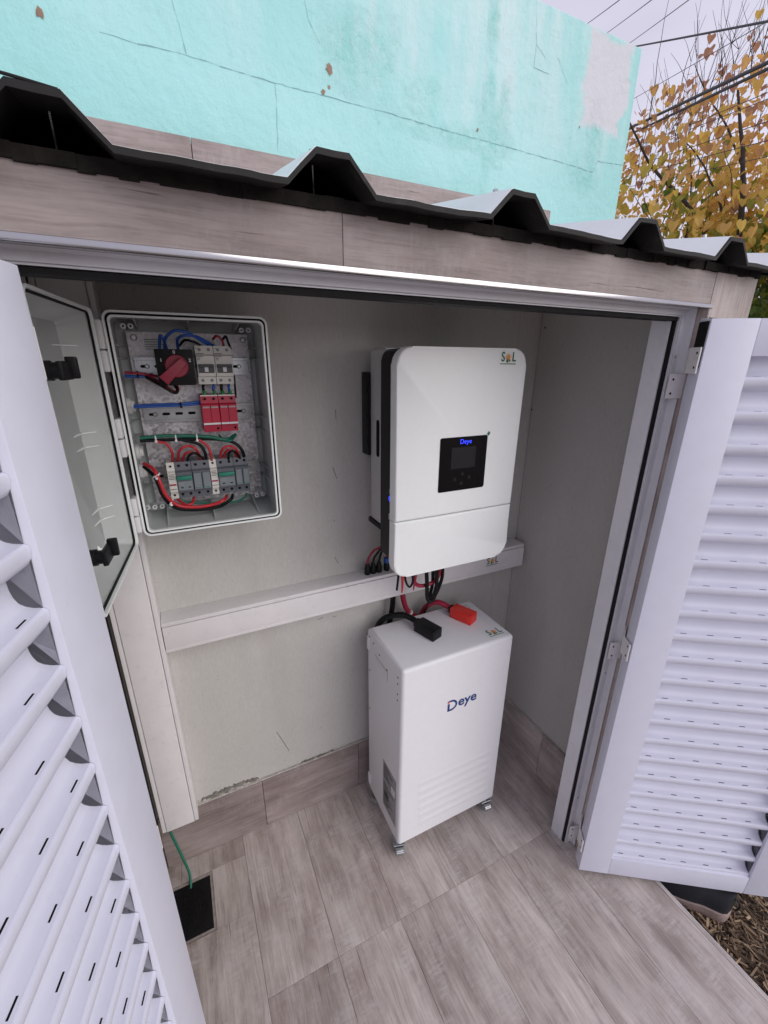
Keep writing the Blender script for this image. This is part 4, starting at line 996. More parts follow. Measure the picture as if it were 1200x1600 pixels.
# ------------------------------------------------------------------ inverter
inv = thing('inverter', 'white and black wall mounted solar inverter with a small dark display', 'inverter', (0.585, 1.02, 0.955))
IX0, IX1, IZ0, IZ1, IYF = 0.417, 0.7575, 0.9550, 1.4790, 0.805
SPL = 1.1000
def half_round(x0, x1, z0, z1, r, top):
    P = []
    if top:
        P = [(x0, z0), (x1, z0)]
        for cx, a in ((x1-r, 0), (x0+r, 90)):
            for k in range(9): t = R(a+90*k/8); P.append((cx+r*math.cos(t), z1-r+r*math.sin(t)))
    else:
        P = [(x1, z1), (x0, z1)]
        for cx, a in ((x0+r, 180), (x1-r, 270)):
            for k in range(9): t = R(a+90*k/8); P.append((cx+r*math.cos(t), z0+r+r*math.sin(t)))
    return P
m = MB(); m.prism(half_round(IX0, IX1, SPL+0.0012, IZ1, 0.036, True), 'Y', IYF, IYF+0.030, bev=0.0052, seg=4); cover = m.build('front_cover', 'invw', inv, smooth=35)
m = MB(); m.prism(half_round(IX0, IX1, IZ0, SPL-0.0012, 0.036, False), 'Y', IYF+0.0005, IYF+0.0305, bev=0.0052, seg=4); m.build('wiring_cover', 'invw', inv, smooth=35)
m = MB(); m.prism(rr(0.4350, 0.7400, 0.9680, 1.4765, 0.025), 'Y', IYF+0.0305, 0.9200, bev=0.003); m.build('body', 'black', inv, smooth=30)
m = MB(); m.prism(rr(0.4460, 0.7310, 1.0440, 1.4780, 0.006), 'Y', 0.9202, 1.0020, bev=0.002); hs = m.build('heat_sink', 'heat', inv, smooth=30)
m = MB()
for k in range(14): m.box(0.458+k*0.0195, 0.460+k*0.0195, 0.945, 1.0015, 1.0440, 1.4815)
build_each(m, 'cooling_fin', 'heat', hs, smooth=0)
m = MB(); m.prism(rr(0.951, 0.967, 1.222, 1.314, 0.0075), 'X', 0.4448, 0.4459); m.build('handle_slot', 'hole', hs, smooth=0)
m = MB(); m.box(0.4440, 0.735, 0.9302, 1.018, 1.030, 1.0435, bev=0.002); m.build('bottom_plate', 'black', inv, smooth=30)
m = MB(); m.box(0.4380, 0.452, 1.0030, 1.0420, 1.218, 1.424, bev=0.0015); m.box(0.4520, 0.722, 1.0030, 1.0180, 1.235, 1.41); m.box(0.72, 0.734, 1.0030, 1.0420, 1.218, 1.424, bev=0.0015)
m.box(0.452, 0.722, 1.040, 1.0540, 1.27, 1.37)
for z in (1.255, 1.32, 1.385): m.box(0.4355, 0.4382, 1.006, 1.024, z-0.007, z+0.007)
m.build('wall_bracket', 'black', inv, smooth=30)
m = MB(); m.prism(rr(0.5290, 0.6610, 1.1590, 1.2870, 0.004), 'Y', IYF-0.0016, IYF+0.004, bev=0.0006, seg=1); disp = m.build('display_panel', 'screenb', inv, smooth=30)
m = MB(); m.box(0.5600, 0.6290, IYF-0.0022, IYF-0.00165, 1.2130, 1.2630); m.build('screen', 'screen', disp, smooth=0)
m = MB()
for x, z in ((0.5950, 1.1985), (0.5740, 1.1870), (0.6150, 1.1890), (0.5930, 1.1760)): m.prism(circ(x, z, 0.0042, 16), 'Y', IYF-0.0021, IYF-0.0015)
build_each(m, 'button', 'screen', disp, smooth=0)
text('display_lettering', 'Deye', 0.0155, 'blueled', fr(0.5985, IYF-0.0020, 1.2755), disp, bold=0.0, extrude=0.0002)
sol_sticker(fr(0.7010, IYF-0.0004, 1.4600), 0.046, inv)
m = MB(); m.face([(0.6640, IYF-0.0006, 1.2960), (0.6690, IYF-0.0006, 1.2905), (0.6640, IYF-0.0006, 1.2840), (0.6590, IYF-0.0006, 1.2890)]); m.build('film_tab', 'greenwire', inv, smooth=0)
m = MB(); m.lathe([(0.008, 0), (0.008, 0.004), (0.0065, 0.005)], (0.4348, 0.858, 1.142), (-1, 0, 0), 16); m.build('power_button', 'blueled', inv, smooth=30)
m = MB(); m.box(0.4250, 0.4349, 0.8400, 0.8520, 1.158, 1.170, bev=0.002); m.box(0.4280, 0.4349, 0.8500, 0.8600, 1.090, 1.106, bev=0.002); build_each(m, 'side_clip', 'heat', inv, smooth=30)
def gland(px, py, Y, r, h, label=None):
    p = PY(px, py, Y); m = MB()
    m.lathe([(r*0.8, 0.0), (r*0.8, h*0.25), (r, h*0.25), (r, h*0.75), (r*0.75, h), (r*0.45, h)], (p.x, p.y, 0.9705), (0, 0, -1), 14); m.build('cable_gland', 'black', inv, smooth=30)
gland(658, 905, 0.875, 0.014, 0.034); gland(710, 885, 0.90, 0.018, 0.040); gland(637, 900, 0.86, 0.010, 0.024); gland(680, 900, 0.895, 0.013, 0.03); gland(730, 885, 0.87, 0.010, 0.022)

# loose plugs resting on the trunking, left of the inverter
cl = ['black cable plug furthest left on the level trunking', 'black cable plug second from the left on the trunking', 'black cable plug third from the left on the trunking', 'black cable plug with a blue ring nearest the inverter']
for i, (px, py, mt, apex) in enumerate(((574, 890, 'crimson', (585, 868)), (583, 886, 'blackwire', (592, 866)), (592, 883, 'blackwire', (592, 866)), (604, 879, 'crimson', (600, 868)))):
    p = PY(px, py, 1.022); p.z = 0.8612
    t = thing('cable_plug', cl[i], 'plug', p, 'plugs on the trunking')
    m = MB(); m.lathe([(0.0080, 0.0), (0.0088, 0.002), (0.0088, 0.020), (0.0070, 0.024), (0.0070, 0.028), (0.0045, 0.034)], p, (0, 0, 1), 12); m.build('body', 'black', t, smooth=30)
    if i == 3: m = MB(); m.lathe([(0.0078, 0.026), (0.0090, 0.027), (0.0090, 0.040), (0.0070, 0.042)], p, (0, 0, 1), 12); m.build('ring', 'bluewire', t, smooth=30)
    a = PY(*apex, 1.018); e = Vector((0.4455, 1.01, 0.985))
    m = MB(); m.tube([p+Vector((0, 0, 0.032)), p+Vector((0.004, 0, 0.050)), Vector((max(a.x, p.x+0.008), 1.018, 0.930+0.006*(i == 0))), Vector((0.470, 0.985, 0.962)), Vector((0.490, 0.94, 1.035))], 0.0034, 8); m.build('lead', mt, t, smooth=60)

# leads hanging under the inverter
def lead(name, label, pts, mat, r, cat='cable', group=None, tip=None):
    P = [PY(*q) if len(q) == 3 else Vector(q[1:]) for q in pts]
    m = MB(); m.tube(P, r, 10, smooth=7, r1=tip); return tag(m.build(name, mat, None, smooth=60), label, cat, group)
lead('cable_tail', 'black cable tail hanging at the left corner of the inverter', [(624, 885, .88), (622, 905, .88), (620, 922, .885)], 'blackwire', 0.0030)
lead('cable_tail', 'bright red cable tail pointing down under the inverter', [(626, 888, .87), (629, 905, .865), (628, 926, .87)], 'redwire', 0.0052, tip=0.002)
lead('cable_tail', 'short dark red cable tail under the inverter', [(650, 895, .89), (648, 908, .885), (646, 922, .885)], 'crimson', 0.005, tip=0.0015)
lead('cable', 'thin black cable loop left under the inverter', [(632, 888, .87), (634, 908, .865), (640, 917, .865), (645, 908, .868), (643, 890, .872)], 'blackwire', 0.0030)
lead('cable', 'dark red cable running level under the inverter', [(645, 885, .90), (648, 910, .90), (662, 915, .90), (682, 905, .90), (690, 880, .90)], 'crimson', 0.0055)
lead('cable', 'outer thick black cable loop under the middle of the inverter', [(666, 880, .89), (667, 910, .89), (668, 936, .89), (676, 938, .885), (682, 918, .885), (682, 885, .885)], 'blackwire', 0.0055)
lead('cable', 'inner thick black cable loop under the middle of the inverter', [(676, 880, .905), (676, 910, .905), (670, 940, .91), (680, 930, .90), (690, 905, .895), (692, 885, .895)], 'blackwire', 0.0050)
lead('cable', 'thin black cable dropping from the loops to behind the battery', [(682, 900, .92), (678, 925, .94), (664, 955, 1.00), (660, 985, 1.035)], 'blackwire', 0.0030)

# ------------------------------------------------------------------ battery
BX0, BX1, BY0, BY1, BZ0, BZ1 = 0.431, 0.801, 0.7765, 0.992, 0.050, 0.7005
bat = thing('battery', 'white upright battery cabinet on small casters below the inverter', 'battery', (0.616, 0.885, 0.0))
def batt_case():
    t = bmesh.new(); v = [t.verts.new((x, y, z)) for x in (BX0, BX1) for y in (BY0, BY1) for z in (BZ0, BZ1)]
    for q in ((0, 1, 3, 2), (4, 6, 7, 5), (0, 4, 5, 1), (2, 3, 7, 6), (0, 2, 6, 4), (1, 5, 7, 3)): t.faces.new([v[i] for i in q])
    def big(e):
        a, b_ = e.verts; fy = abs(a.co.y-BY0) < 1e-6 and abs(b_.co.y-BY0) < 1e-6
        tz = abs(a.co.z-BZ1) < 1e-6 and abs(b_.co.z-BZ1) < 1e-6
        return (fy and not (abs(a.co.z-BZ0) < 1e-6 and abs(b_.co.z-BZ0) < 1e-6)) or tz
    bmesh.ops.bevel(t, geom=[e for e in t.edges if big(e)], offset=0.011, segments=5, affect='EDGES', profile=0.5)
    m = MB(); m.merge(t, 0); return m
batt_case().build('case', 'battw', bat, smooth=50)
m = MB(); m.box(BX0+0.001, BX1-0.001, BY1+0.0005, BY1+0.006, BZ0+0.01, BZ1-0.012, bev=0.001, seg=1); m.box(BX0-0.005, BX0+0.004, BY1-0.010, BY1+0.004, BZ1-0.075, BZ1-0.030, bev=0.002); m.box(BX0-0.005, BX0+0.004, BY1-0.010, BY1+0.004, BZ0+0.02, BZ0+0.065, bev=0.002); m.build('rear_panel', 'battw', bat, smooth=30)
# pressed oblong vents across the lower front
for k in range(6):
    z = 0.270-k*0.0335
    m = MB(); P = rr(0.490+0.0016*k, 0.770, z-0.0125, z+0.0125, 0.0122, 6)
    Pi = rr(0.498+0.0016*k, 0.762, z-0.0045, z+0.0045, 0.0044, 6)
    n = len(P); A = [m.bm.verts.new((x, BY0-0.00015, zz)) for x, zz in P]; B_ = [m.bm.verts.new((x, BY0-0.0013, zz)) for x, zz in Pi]
    for i in range(n): m.bm.faces.new((A[i], A[(i+1) % n], B_[(i+1) % n], B_[i]))
    m.bm.faces.new(B_); m.build('pressed_rib', 'battw', bat, smooth=80)
# logo: blue D with a red dot, then e y e
m = MB(); LX, LZ, LS = 0.578, 0.5265, 0.001
def lq(pts, mi=0):
    m.face([(LX+x*LS+z*LS*0.0, BY0-0.0005, LZ+z*LS) for x, z in pts], mi)
Dk = lambda r0, n=14: [(14+(r0+2)*math.cos(R(90-180*k/n)), r0*math.sin(R(90-180*k/n))) for k in range(n+1)]
o1, o2 = Dk(19), Dk(12.5)
for i in range(len(o1)-1): lq([o1[i], o1[i+1], o2[i+1], o2[i]])
lq([(2, -19), (14, -19), (14, -12.5), (9, -12.5)]); lq([(2, -19), (9, -12.5), (9, 8), (2, 8)]); lq([(4, 19), (14, 19), (14, 12.5), (11, 12.5)])
lq([(1.5, 10.5), (8, 10.5), (8, 17.5), (1.5, 17.5)], 1)
m.build('logo', ['navy', 'redprint'], bat, smooth=0)
text('logo_lettering', 'eye', 0.046, 'navy', fr(LX+0.0705, BY0-0.0006, LZ+0.002), bat, bold=0.0008, sx=1.02)
# screws, recess, spec label on the left side
m = MB()
for y, z in ((0.985, 0.672), (0.955, 0.668), (0.915, 0.655), (0.865, 0.640), (0.985, 0.55), (0.985, 0.40), (0.800, 0.665), (0.800, 0.645), (0.80, 0.61), (0.80, 0.59)): m.lathe([(0.0028, 0), (0.0028, 0.0007), (0.0014, 0.001)], (BX0-0.0002, y, z), (-1, 0, 0), 8)
build_each(m, 'case_screw', 'print', bat, smooth=0)
m = MB(); m.box(BX0-0.0004, BX0-0.0001, 0.860, 0.945, 0.605, 0.637); hr = m.build('handle_recess', 'battw', bat, smooth=0)
m = MB(); m.box(BX0-0.0009, BX0-0.0005, 0.8595, 0.9455, 0.6345, 0.6375); m.box(BX0-0.0009, BX0-0.0005, 0.8595, 0.862, 0.605, 0.634); m.build('recess_shade', 'boxin', bat, smooth=0)  # flat grey strips paint the shadow line round the handle recess
m = MB(); m.box(BX0-0.0007, BX0-0.0002, 0.797, 0.884, 0.100, 0.290); spec = m.build('spec_label', 'silver', bat, smooth=0)
m = MB(); z = 0.280
while z > 0.11:
    if not (0.205 < z < 0.225): m.box(BX0-0.0012, BX0-0.0008, 0.880-random.uniform(0.02, 0.07), 0.880, z-0.0014, z+0.0014)
    z -= 0.0075
m.box(BX0-0.0012, BX0-0.0008, 0.845, 0.873, 0.150, 0.172); m.build('label_print', 'print', spec, smooth=0)
m = MB(); m.box(BX0-0.0012, BX0-0.0008, 0.803, 0.828, 0.215, 0.240); m.build('label_mark', 'printw', spec, smooth=0)
sol_sticker(Matrix.Translation((0.755, 0.815, BZ1-0.0002)), 0.052, bat)
m = MB(); m.ring(rr(0.690, 0.770, 0.945, 0.968, 0.004), rr(0.692, 0.768, 0.947, 0.966, 0.003), 'Z', BZ1-0.0003, BZ1+0.0004); m.build('cover_line', 'silver', bat, smooth=0)
m = MB()
for i in range(3):
    for j in range(2): m.prism(circ(0.755+0.008*i, 0.905+0.014*j, 0.0012, 8), 'Z', BZ1-0.0002, BZ1+0.0004)
build_each(m, 'status_light', 'silver', bat, smooth=0)
def caster(x, y, rot):
    T = Matrix.Translation((x, y, 0)) @ Matrix.Rotation(rot, 4, 'Z') @ Matrix.Diagonal((1.25, 1.25, 1.02, 1))
    m = MB(); m.lathe([(0.010, -0.009), (0.0175, -0.009), (0.0185, -0.007), (0.0185, 0.007), (0.0175, 0.009), (0.010, 0.009)], (0, 0, 0.0187), (0, 1, 0), 22); m.lathe([(0.0035, -0.013), (0.0035, 0.013)], (0, 0, 0.0187), (0, 1, 0), 10)
    wh = m.build('caster', 'caster', bat, smooth=35, mat=T)
    m = MB(); m.box(-0.014, 0.016, -0.0140, 0.0140, 0.0400, 0.0425, bev=0.0006, seg=1)
    for s_ in (-1, 1): m.prism([(-0.006, 0.012), (0.006, 0.012), (0.018, 0.0400), (-0.012, 0.0400)], 'Y', *sorted((s_*0.0112, s_*0.0128)))
    m.lathe([(0.013, 0.0425), (0.013, 0.050)], (0.004, 0, 0), (0, 0, 1), 16)
    m.box(-0.024, -0.004, -0.010, 0.010, 0.030, 0.036, bev=0.0015, seg=1); m.box(-0.026, -0.018, -0.010, 0.010, 0.020, 0.032, bev=0.0015, seg=1)
    m.build('caster_fork', 'zinc', wh, smooth=30, mat=T)
caster(0.4400, 0.7940, R(75)); caster(0.768, 0.7900, R(85)); caster(0.452, 0.965, R(30)); caster(0.780, 0.965, R(10))

# battery plugs with their cables
def batt_plug(label, c, rot, pm, cm, pts):
    t = thing('battery_cable', label, 'cable', (c[0], c[1], BZ1))
    T = Matrix.Translation((c[0], c[1], BZ1)) @ Matrix.Rotation(rot, 4, 'Z')
    m = MB(); m.box(-0.037, 0.037, -0.0195, 0.0195, 0.0006, 0.033, bev=0.0028, seg=2); m.box(-0.030, 0.030, -0.0212, 0.0212, 0.006, 0.024, bev=0.002, seg=1); pl = m.build('plug', pm, t, smooth=30, mat=T)
    m = MB(); m.box(0.0372, 0.0380, -0.0125, 0.0125, 0.006, 0.026, bev=0.0003, seg=1); m.build('plug_end', pm, pl, smooth=0, mat=T)
    m = MB(); m.box(-0.048, -0.0374, -0.011, 0.011, 0.008, 0.029, bev=0.003); m.build('cable_boot', 'black', pl, smooth=30, mat=T)
    P = [T @ Vector((-0.044, 0, 0.019)), T @ Vector((-0.060, 0, 0.022))]+[Vector(p) for p in pts]
    m = MB(); m.tube(P, 0.0088, 12, smooth=7); m.build('cable', cm, t, smooth=60)
batt_plug('black battery plug and cable lying on top of the battery', (0.573, 0.888, 0), R(-72), 'black', 'blackwire', [(0.530, 0.972, 0.728), (0.487, 1.003, 0.708), (0.470, 1.022, 0.660), (0.478, 1.030, 0.720), (0.492, 1.022, 0.83), (0.508, 0.99, 0.90), (0.52, 0.92, 0.985)][:3]+[(0.474, 1.028, 0.60)])
batt_plug('red battery plug and dark red cable lying on top of the battery', (0.712, 0.908, 0), R(-66), 'redplug', 'crimson', [(0.668, 0.985, 0.728), (0.645, 1.006, 0.712), (0.632, 1.020, 0.672), (0.625, 1.028, 0.60)])
lead('cable', 'thick black cable hanging from the trunking to behind the battery', [(612, 900, 1.02), (614, 930, 1.022), (612, 955, 1.026), (606, 985, 1.032)], 'blackwire', 0.0085)
lead('cable', 'thick dark red cable bending behind the battery', [(627, 900, 1.005), (629, 930, 1.01), (636, 953, 1.015), (650, 963, 1.018), (668, 968, 1.022), (690, 985, 1.028)], 'crimson', 0.0082)
p = PY(641, 957, 1.01); m = MB(); m.lathe([(0.0090, -0.002), (0.0094, 0), (0.0090, 0.002)], p, (0.7, 0, -0.6), 14); tag(m.build('cable_tie', 'printw', None, smooth=30), 'white cable tie round the dark red cable behind the battery', 'cable tie')

# ------------------------------------------------------------------ drain and earth wire
dr = thing('drain_cover', 'black square drain cover set in the floor tiles', 'drain cover', (-0.172, 0.905, -0.01))
m = MB()
def sq(x0, x1, y0, y1): return [(x0, y0), (x1, y0), (x1, y1), (x0, y1)]
m.ring(sq(-0.2512, -0.0928, 0.8275, 0.9825), sq(-0.2440, -0.1000, 0.8350, 0.9750), 'Z', -0.0105, -0.0018); m.build('rim', 'grout', dr, smooth=0)
m = MB(); m.box(-0.2438, -0.1002, 0.8352, 0.9748, -0.0105, -0.0028, bev=0.001, seg=1); m.build('plate', 'black', dr, smooth=0)
m = MB()
for r in (0.020, 0.030, 0.040, 0.050, 0.060): m.ring(circ(-0.172, 0.905, r+0.0018, 40), circ(-0.172, 0.905, r, 40), 'Z', -0.0030, -0.0016)
for k in range(12):
    a = 6.283*k/12; c_, s_ = math.cos(a), math.sin(a)
    m.prism([(-0.172+c_*0.012-s_*0.001, 0.905+s_*0.012+c_*0.001), (-0.172+c_*0.012+s_*0.001, 0.905+s_*0.012-c_*0.001), (-0.172+c_*0.062+s_*0.001, 0.905+s_*0.062-c_*0.001), (-0.172+c_*0.062-s_*0.001, 0.905+s_*0.062+c_*0.001)], 'Z', -0.0030, -0.0013)
m.build('raised_ring', 'black', dr, smooth=0)
m = MB(); m.tube([(-0.181, 1.012, 0.25), (-0.179, 1.010, 0.19), (-0.170, 1.005, 0.13), (-0.160, 0.995, 0.075), (-0.152, 0.985, 0.03), (-0.152, 0.972, 0.003), (-0.153, 0.962, -0.004)], 0.0036, 10)
tag(m.build('earth_wire', 'greenwire', None, smooth=60), 'green earth wire dropping from the upright trunking to the drain', 'wire')

# ------------------------------------------------------------------ sneaker beside the slab
GZ = -0.105
heel = Vector((1.268, 0.262, GZ+0.012)); toe = Vector((1.150, 0.470, GZ+0.012)); ax = (toe-heel).normalized(); L = 0.285
yaw = math.atan2(ax.y, ax.x); ST_ = Matrix.Translation(heel) @ Matrix.Rotation(yaw, 4, 'Z')
shoe = thing('sneaker', 'black sneaker with dusty pink sole below the right door', 'sneaker', heel)
def section(x):                              # half width and centre shift along the foot
    t = x/L
    w = 0.031+0.017*math.sin(min(1, max(0, (t-0.25)/0.75))*math.pi)**0.8 if t > 0.25 else 0.031
    e = min(1, t/0.10); e2 = min(1, (1-t)/0.16)
    return w*math.sqrt(max(0.02, 1-(1-e)**2))*math.sqrt(max(0.02, 1-(1-e2)**2)), 0.008*math.sin(t*math.pi)
def loft(name, mat, prof, n=26, parent=shoe):
    m = MB(); rings = []
    for i in range(n+1):
        x = L*i/n; ring = prof(x); rings.append([m.bm.verts.new(p) for p in ring])
    k = len(rings[0])
    for a, c in zip(rings, rings[1:]):
        for j in range(k): m.bm.faces.new((a[j], a[(j+1) % k], c[(j+1) % k], c[j]))
    m.bm.faces.new(rings[0][::-1]); m.bm.faces.new(rings[-1])
    return m.build(name, mat, parent, smooth=60, mat=ST_)
def sole_p(x):
    w, c = section(x); t = x/L; zt = 0.034-0.012*min(1, t*1.3)+0.010*max(0, t-0.75)*4*0.5; zb = 0.0+0.010*max(0, (t-0.8)/0.2)**2+0.004*max(0, (0.1-t)/0.1)
    w += 0.005
    return [(x, c-w*0.93, zb), (x, c-w, zb+0.008), (x, c-w*0.98, zt), (x, c-w*0.8, zt+0.003), (x, c+w*0.8, zt+0.003), (x, c+w*0.98, zt), (x, c+w, zb+0.008), (x, c+w*0.93, zb)]
def upper_p(x):
    w, c = section(x); t = x/L; zb = 0.030-0.012*min(1, t*1.3)
    h = 0.104-0.012*math.sin(min(1, t/0.3)*math.pi) if t < 0.3 else 0.104-(t-0.3)/0.7*0.068
    if t > 0.86: h *= math.sqrt(max(0.1, 1-((t-0.86)/0.14)**2))
    out_ = []
    for k in range(14):
        a = math.pi*k/13; out_.append((x, c-w*math.cos(a)*(1.0 if k in (0, 13) else 1.0), zb+max(0.006, h-zb)*max(0.0, math.sin(a))**0.75))
    return out_
loft('sole', 'sole', sole_p); up_ = loft('upper', 'shoe', upper_p)
m = MB(); m.tube([(0.004, 0.008, 0.088), (-0.008, 0.008, 0.080), (-0.012, 0.008, 0.060), (-0.006, 0.008, 0.044)], 0.0026, 8); m.build('heel_loop', 'shoe', shoe, smooth=60, mat=ST_)
m = MB()
for k in range(5): m.tube([(0.105+0.022*k, -0.028, 0.070-0.008*k), (0.112+0.022*k, 0.004, 0.090-0.011*k), (0.105+0.022*k, 0.034, 0.070-0.008*k)], 0.0022, 7)
build_each(m, 'lace', 'devgrey2', shoe, smooth=60, mat=ST_)

# ------------------------------------------------------------------ mulch: loose chips, nobody could count them
def mulch():
    V, Fc, tone = [], [], []
    for i in range(22000):
        if i < 17000: x, y = random.uniform(1.106, 1.9), random.uniform(-0.45, 0.70)
        else: x, y = random.uniform(1.12, 4.5), random.uniform(-2.5, 2.5)
        if y > 1.05 and x < 1.5: continue
        s = random.uniform(0.6, 1.4); l, w, h = 0.013*s*random.uniform(0.5, 1.8), 0.0017*s*random.uniform(0.5, 2.0), 0.0010*s
        q = Matrix.Translation((x, y, GZ+random.uniform(0.0, 0.016))) @ Matrix.Rotation(random.uniform(0, 6.28), 4, 'Z') @ Matrix.Rotation(random.gauss(0, 0.30), 4, 'Y') @ Matrix.Rotation(random.gauss(0, 0.5), 4, 'X')
        k = len(V); t = random.random()
        for p in ((-l, -w*0.6, -h), (l, -w, -h), (l*0.9, w, -h), (-l, w*0.8, -h), (-l*0.95, -w*0.6, h), (l, -w*0.9, h), (l*0.85, w*0.9, h), (-l, w*0.7, h)): V.append(q @ Vector(p)); tone.append(t)
        for f in ((0, 3, 2, 1), (4, 5, 6, 7), (0, 1, 5, 4), (1, 2, 6, 5), (2, 3, 7, 6), (3, 0, 4, 7)): Fc.append([k+j for j in f])
    me = bpy.data.meshes.new('mulch'); me.from_pydata(V, [], Fc); me.materials.append(M['mulch'])
    at_ = me.attributes.new('tone', 'FLOAT', 'POINT'); at_.data.foreach_set('value', tone)
    o = bpy.data.objects.new('mulch', me); col.objects.link(o); return tag(o, 'brown shredded wood mulch on the ground beside the tiled slab', 'mulch', kind='stuff')
mulch()

# ------------------------------------------------------------------ autumn tree
tree = thing('autumn_tree', 'autumn tree with yellow and brown leaves and bare twigs right of the house', 'tree', (PD(1215, 330, 5.3).x, PD(1215, 330, 5.3).y, GZ))
CC = PD(1215, 330, 5.3); base = CC.copy(); base.z = GZ
segs = []                                   # (points, r0, r1)
def limb(p, d, length, r0, r1, wob=0.12, n=7):
    P = [p.copy()]; d = d.normalized()
    for i in range(n):
        d = (d+Vector((random.gauss(0, wob), random.gauss(0, wob), random.gauss(0, wob*0.6)))).normalized()
        P.append(P[-1]+d*(length/n))
    segs.append((P, r0, r1)); return P, d
trunk_top = base+Vector((-0.05, -0.03, 1.35))
m = MB(); m.tube([base+Vector((0, 0, -0.25)), base+Vector((0.02, 0, 0.5)), trunk_top], 0.13, 14, r1=0.095, smooth=5); m.build('trunk', 'bark', tree, smooth=60)
limbs = []
for k in range(13):
    a = 6.283*k/13+random.uniform(-0.2, 0.2); el = random.uniform(0.55, 1.6)
    d = Vector((math.cos(a), math.sin(a), el*1.25)); L_l = random.uniform(1.0, 1.6)
    P, dd = limb(trunk_top-Vector((0, 0, random.uniform(0, 0.35))), d, L_l, random.uniform(0.026, 0.042), 0.009, 0.07)
    limbs.append((P, dd))
twigs = []
for P, dd in limbs:
    for j in range(9):
        i = random.randint(2, len(P)-1); d = (dd*0.5+Vector((random.gauss(0, 0.8), random.gauss(0, 0.8), random.uniform(0.1, 1.1))))
        Q, e = limb(P[i], d, random.uniform(0.35, 0.8), 0.008, 0.0024, 0.08, 5); twigs.append((Q, e))
        for jj in range(4):
            i2 = random.randint(1, len(Q)-1); d2 = e*0.6+Vector((random.gauss(0, 0.6), random.gauss(0, 0.6), random.uniform(0.2, 1.0)))
            S_, f = limb(Q[i2], d2, random.uniform(0.2, 0.5), 0.0032, 0.0011, 0.07, 4); twigs.append((S_, f))
# bare upright shoots on the house side
for k in range(60):
    p0 = CC+Vector((random.uniform(-1.3, 0.3), random.uniform(-0.8, 0.9), random.uniform(-0.5, 0.6)))
    limb(p0, Vector((random.gauss(0, 0.14), random.gauss(0, 0.14), 1)), random.uniform(0.3, 0.8), 0.0032, 0.0009, 0.09, 7)
# limbs that show dark through the leaves, and upright bare twigs against the sky
for A_, B_, dd_, r_ in (((1120, 450), (1168, 60), 4.5, 0.030), ((1150, 420), (1205, 110), 4.4, 0.034), ((1060, 430), (1078, 230), 4.7, 0.017), ((1128, 330), (1102, 190), 4.5, 0.014), ((1010, 420), (1020, 290), 4.8, 0.011), ((1160, 260), (1135, 60), 4.5, 0.012)):
    a_, b_ = PD(*A_, dd_), PD(*B_, dd_+0.15); limb(a_, b_-a_, (b_-a_).length, r_*0.7, r_*0.2, 0.09, 9)
for k in range(38):
    px = random.uniform(978, 1205); top = 330-(px-965)*1.15; py = top+random.uniform(-10, 60)
    a_ = PD(px, py, random.uniform(4.5, 5.4)); P_, e_ = limb(a_, Vector((random.gauss(0, 0.16), random.gauss(0, 0.16), 1)), random.uniform(0.25, 0.85), 0.0028, 0.0008, 0.09, 7)
    for q in range(random.randint(1, 4)): limb(P_[random.randint(1, 5)], e_+Vector((random.gauss(0, 0.5), random.gauss(0, 0.5), 0.3)), random.uniform(0.1, 0.28), 0.0019, 0.0007, 0.08, 4)
for nm, lo_, hi_ in (('limb', 0.0105, 1), ('twigs', 0, 0.0105)):
    if nm == 'limb':
        for P, r0, r1 in segs:
            if r0 > lo_: m = MB(); m.tube(P, r0, 9, r1=r1, smooth=3); m.build('limb', 'bark', tree, smooth=60)
    else:
        m = MB()
        for P, r0, r1 in segs:
            if r0 <= 0.0105: m.tube(P, r0, 5, r1=r1, smooth=2, closed_ends=False)
        o = m.build('twigs', 'bark', tree, smooth=60); o['kind'] = 'stuff'
# leaves: heart shaped, folded at the midrib
LEAF = [(0, -0.02, 0), (0.28, 0.16, 0.06), (0.47, 0.02, 0.10), (0.50, -0.24, 0.10), (0.34, -0.56, 0.05), (0, -1.0, -0.05), (-0.34, -0.56, 0.05), (-0.50, -0.24, 0.10), (-0.47, 0.02, 0.10), (-0.28, 0.16, 0.06)]
LF = [(0, 5, 4, 3), (0, 3, 2, 1), (0, 7, 6, 5), (0, 9, 8, 7)]
def leaf_spots(n):
    S = []
    while len(S) < n:
        if random.random() < 0.30:
            Q, e = random.choice(twigs); p = Q[random.randint(1, len(Q)-1)]+Vector((random.gauss(0, 0.07), random.gauss(0, 0.07), random.gauss(0, 0.06)))
            if p.z > CC.z+0.3 and random.random() < 0.6: continue
        else:
            v = Vector((random.gauss(0, 1), random.gauss(0, 1), random.gauss(0, 1))).normalized()*random.random()**0.42
            p = CC+Vector((v.x*1.62, v.y*1.62, v.z*1.35-0.12))
        if p.z < 1.0: continue
        up_k = (p.z-CC.z-0.15)/0.9
        if up_k > 0 and random.random() < 0.75*up_k: continue
        if noise.noise(p*2.6) < -0.12 or noise.noise(p*6.0) < -0.26: continue           # gaps in the crown
        S.append(p)
    return S
spots = leaf_spots(17000)
def leaf_tone(p):
    t = 0.31+(p.z-2.35)*0.50+noise.noise(p*1.7)*0.38+random.gauss(0, 0.17); return min(1, max(0, t))
def leaf_matrix(p, s):
    return Matrix.Translation(p) @ Matrix.Rotation(random.uniform(0, 6.283), 4, 'Z') @ Matrix.Rotation(random.gauss(0.9, 0.45), 4, 'X') @ Matrix.Rotation(random.gauss(0, 0.35), 4, 'Y') @ Matrix.Scale(s, 4)
def in_view(p):
    d = p-CAM; z = d.dot(_fw)
    if z < 0.1: return False
    x, y = 600+F_PX*d.dot(_rt)/z, 800-F_PX*d.dot(_up)/z
    return 955 < x < 1205 and -10 < y < 440
vis = sorted([p for p in spots if in_view(p)], key=lambda p: (p-CAM).length)
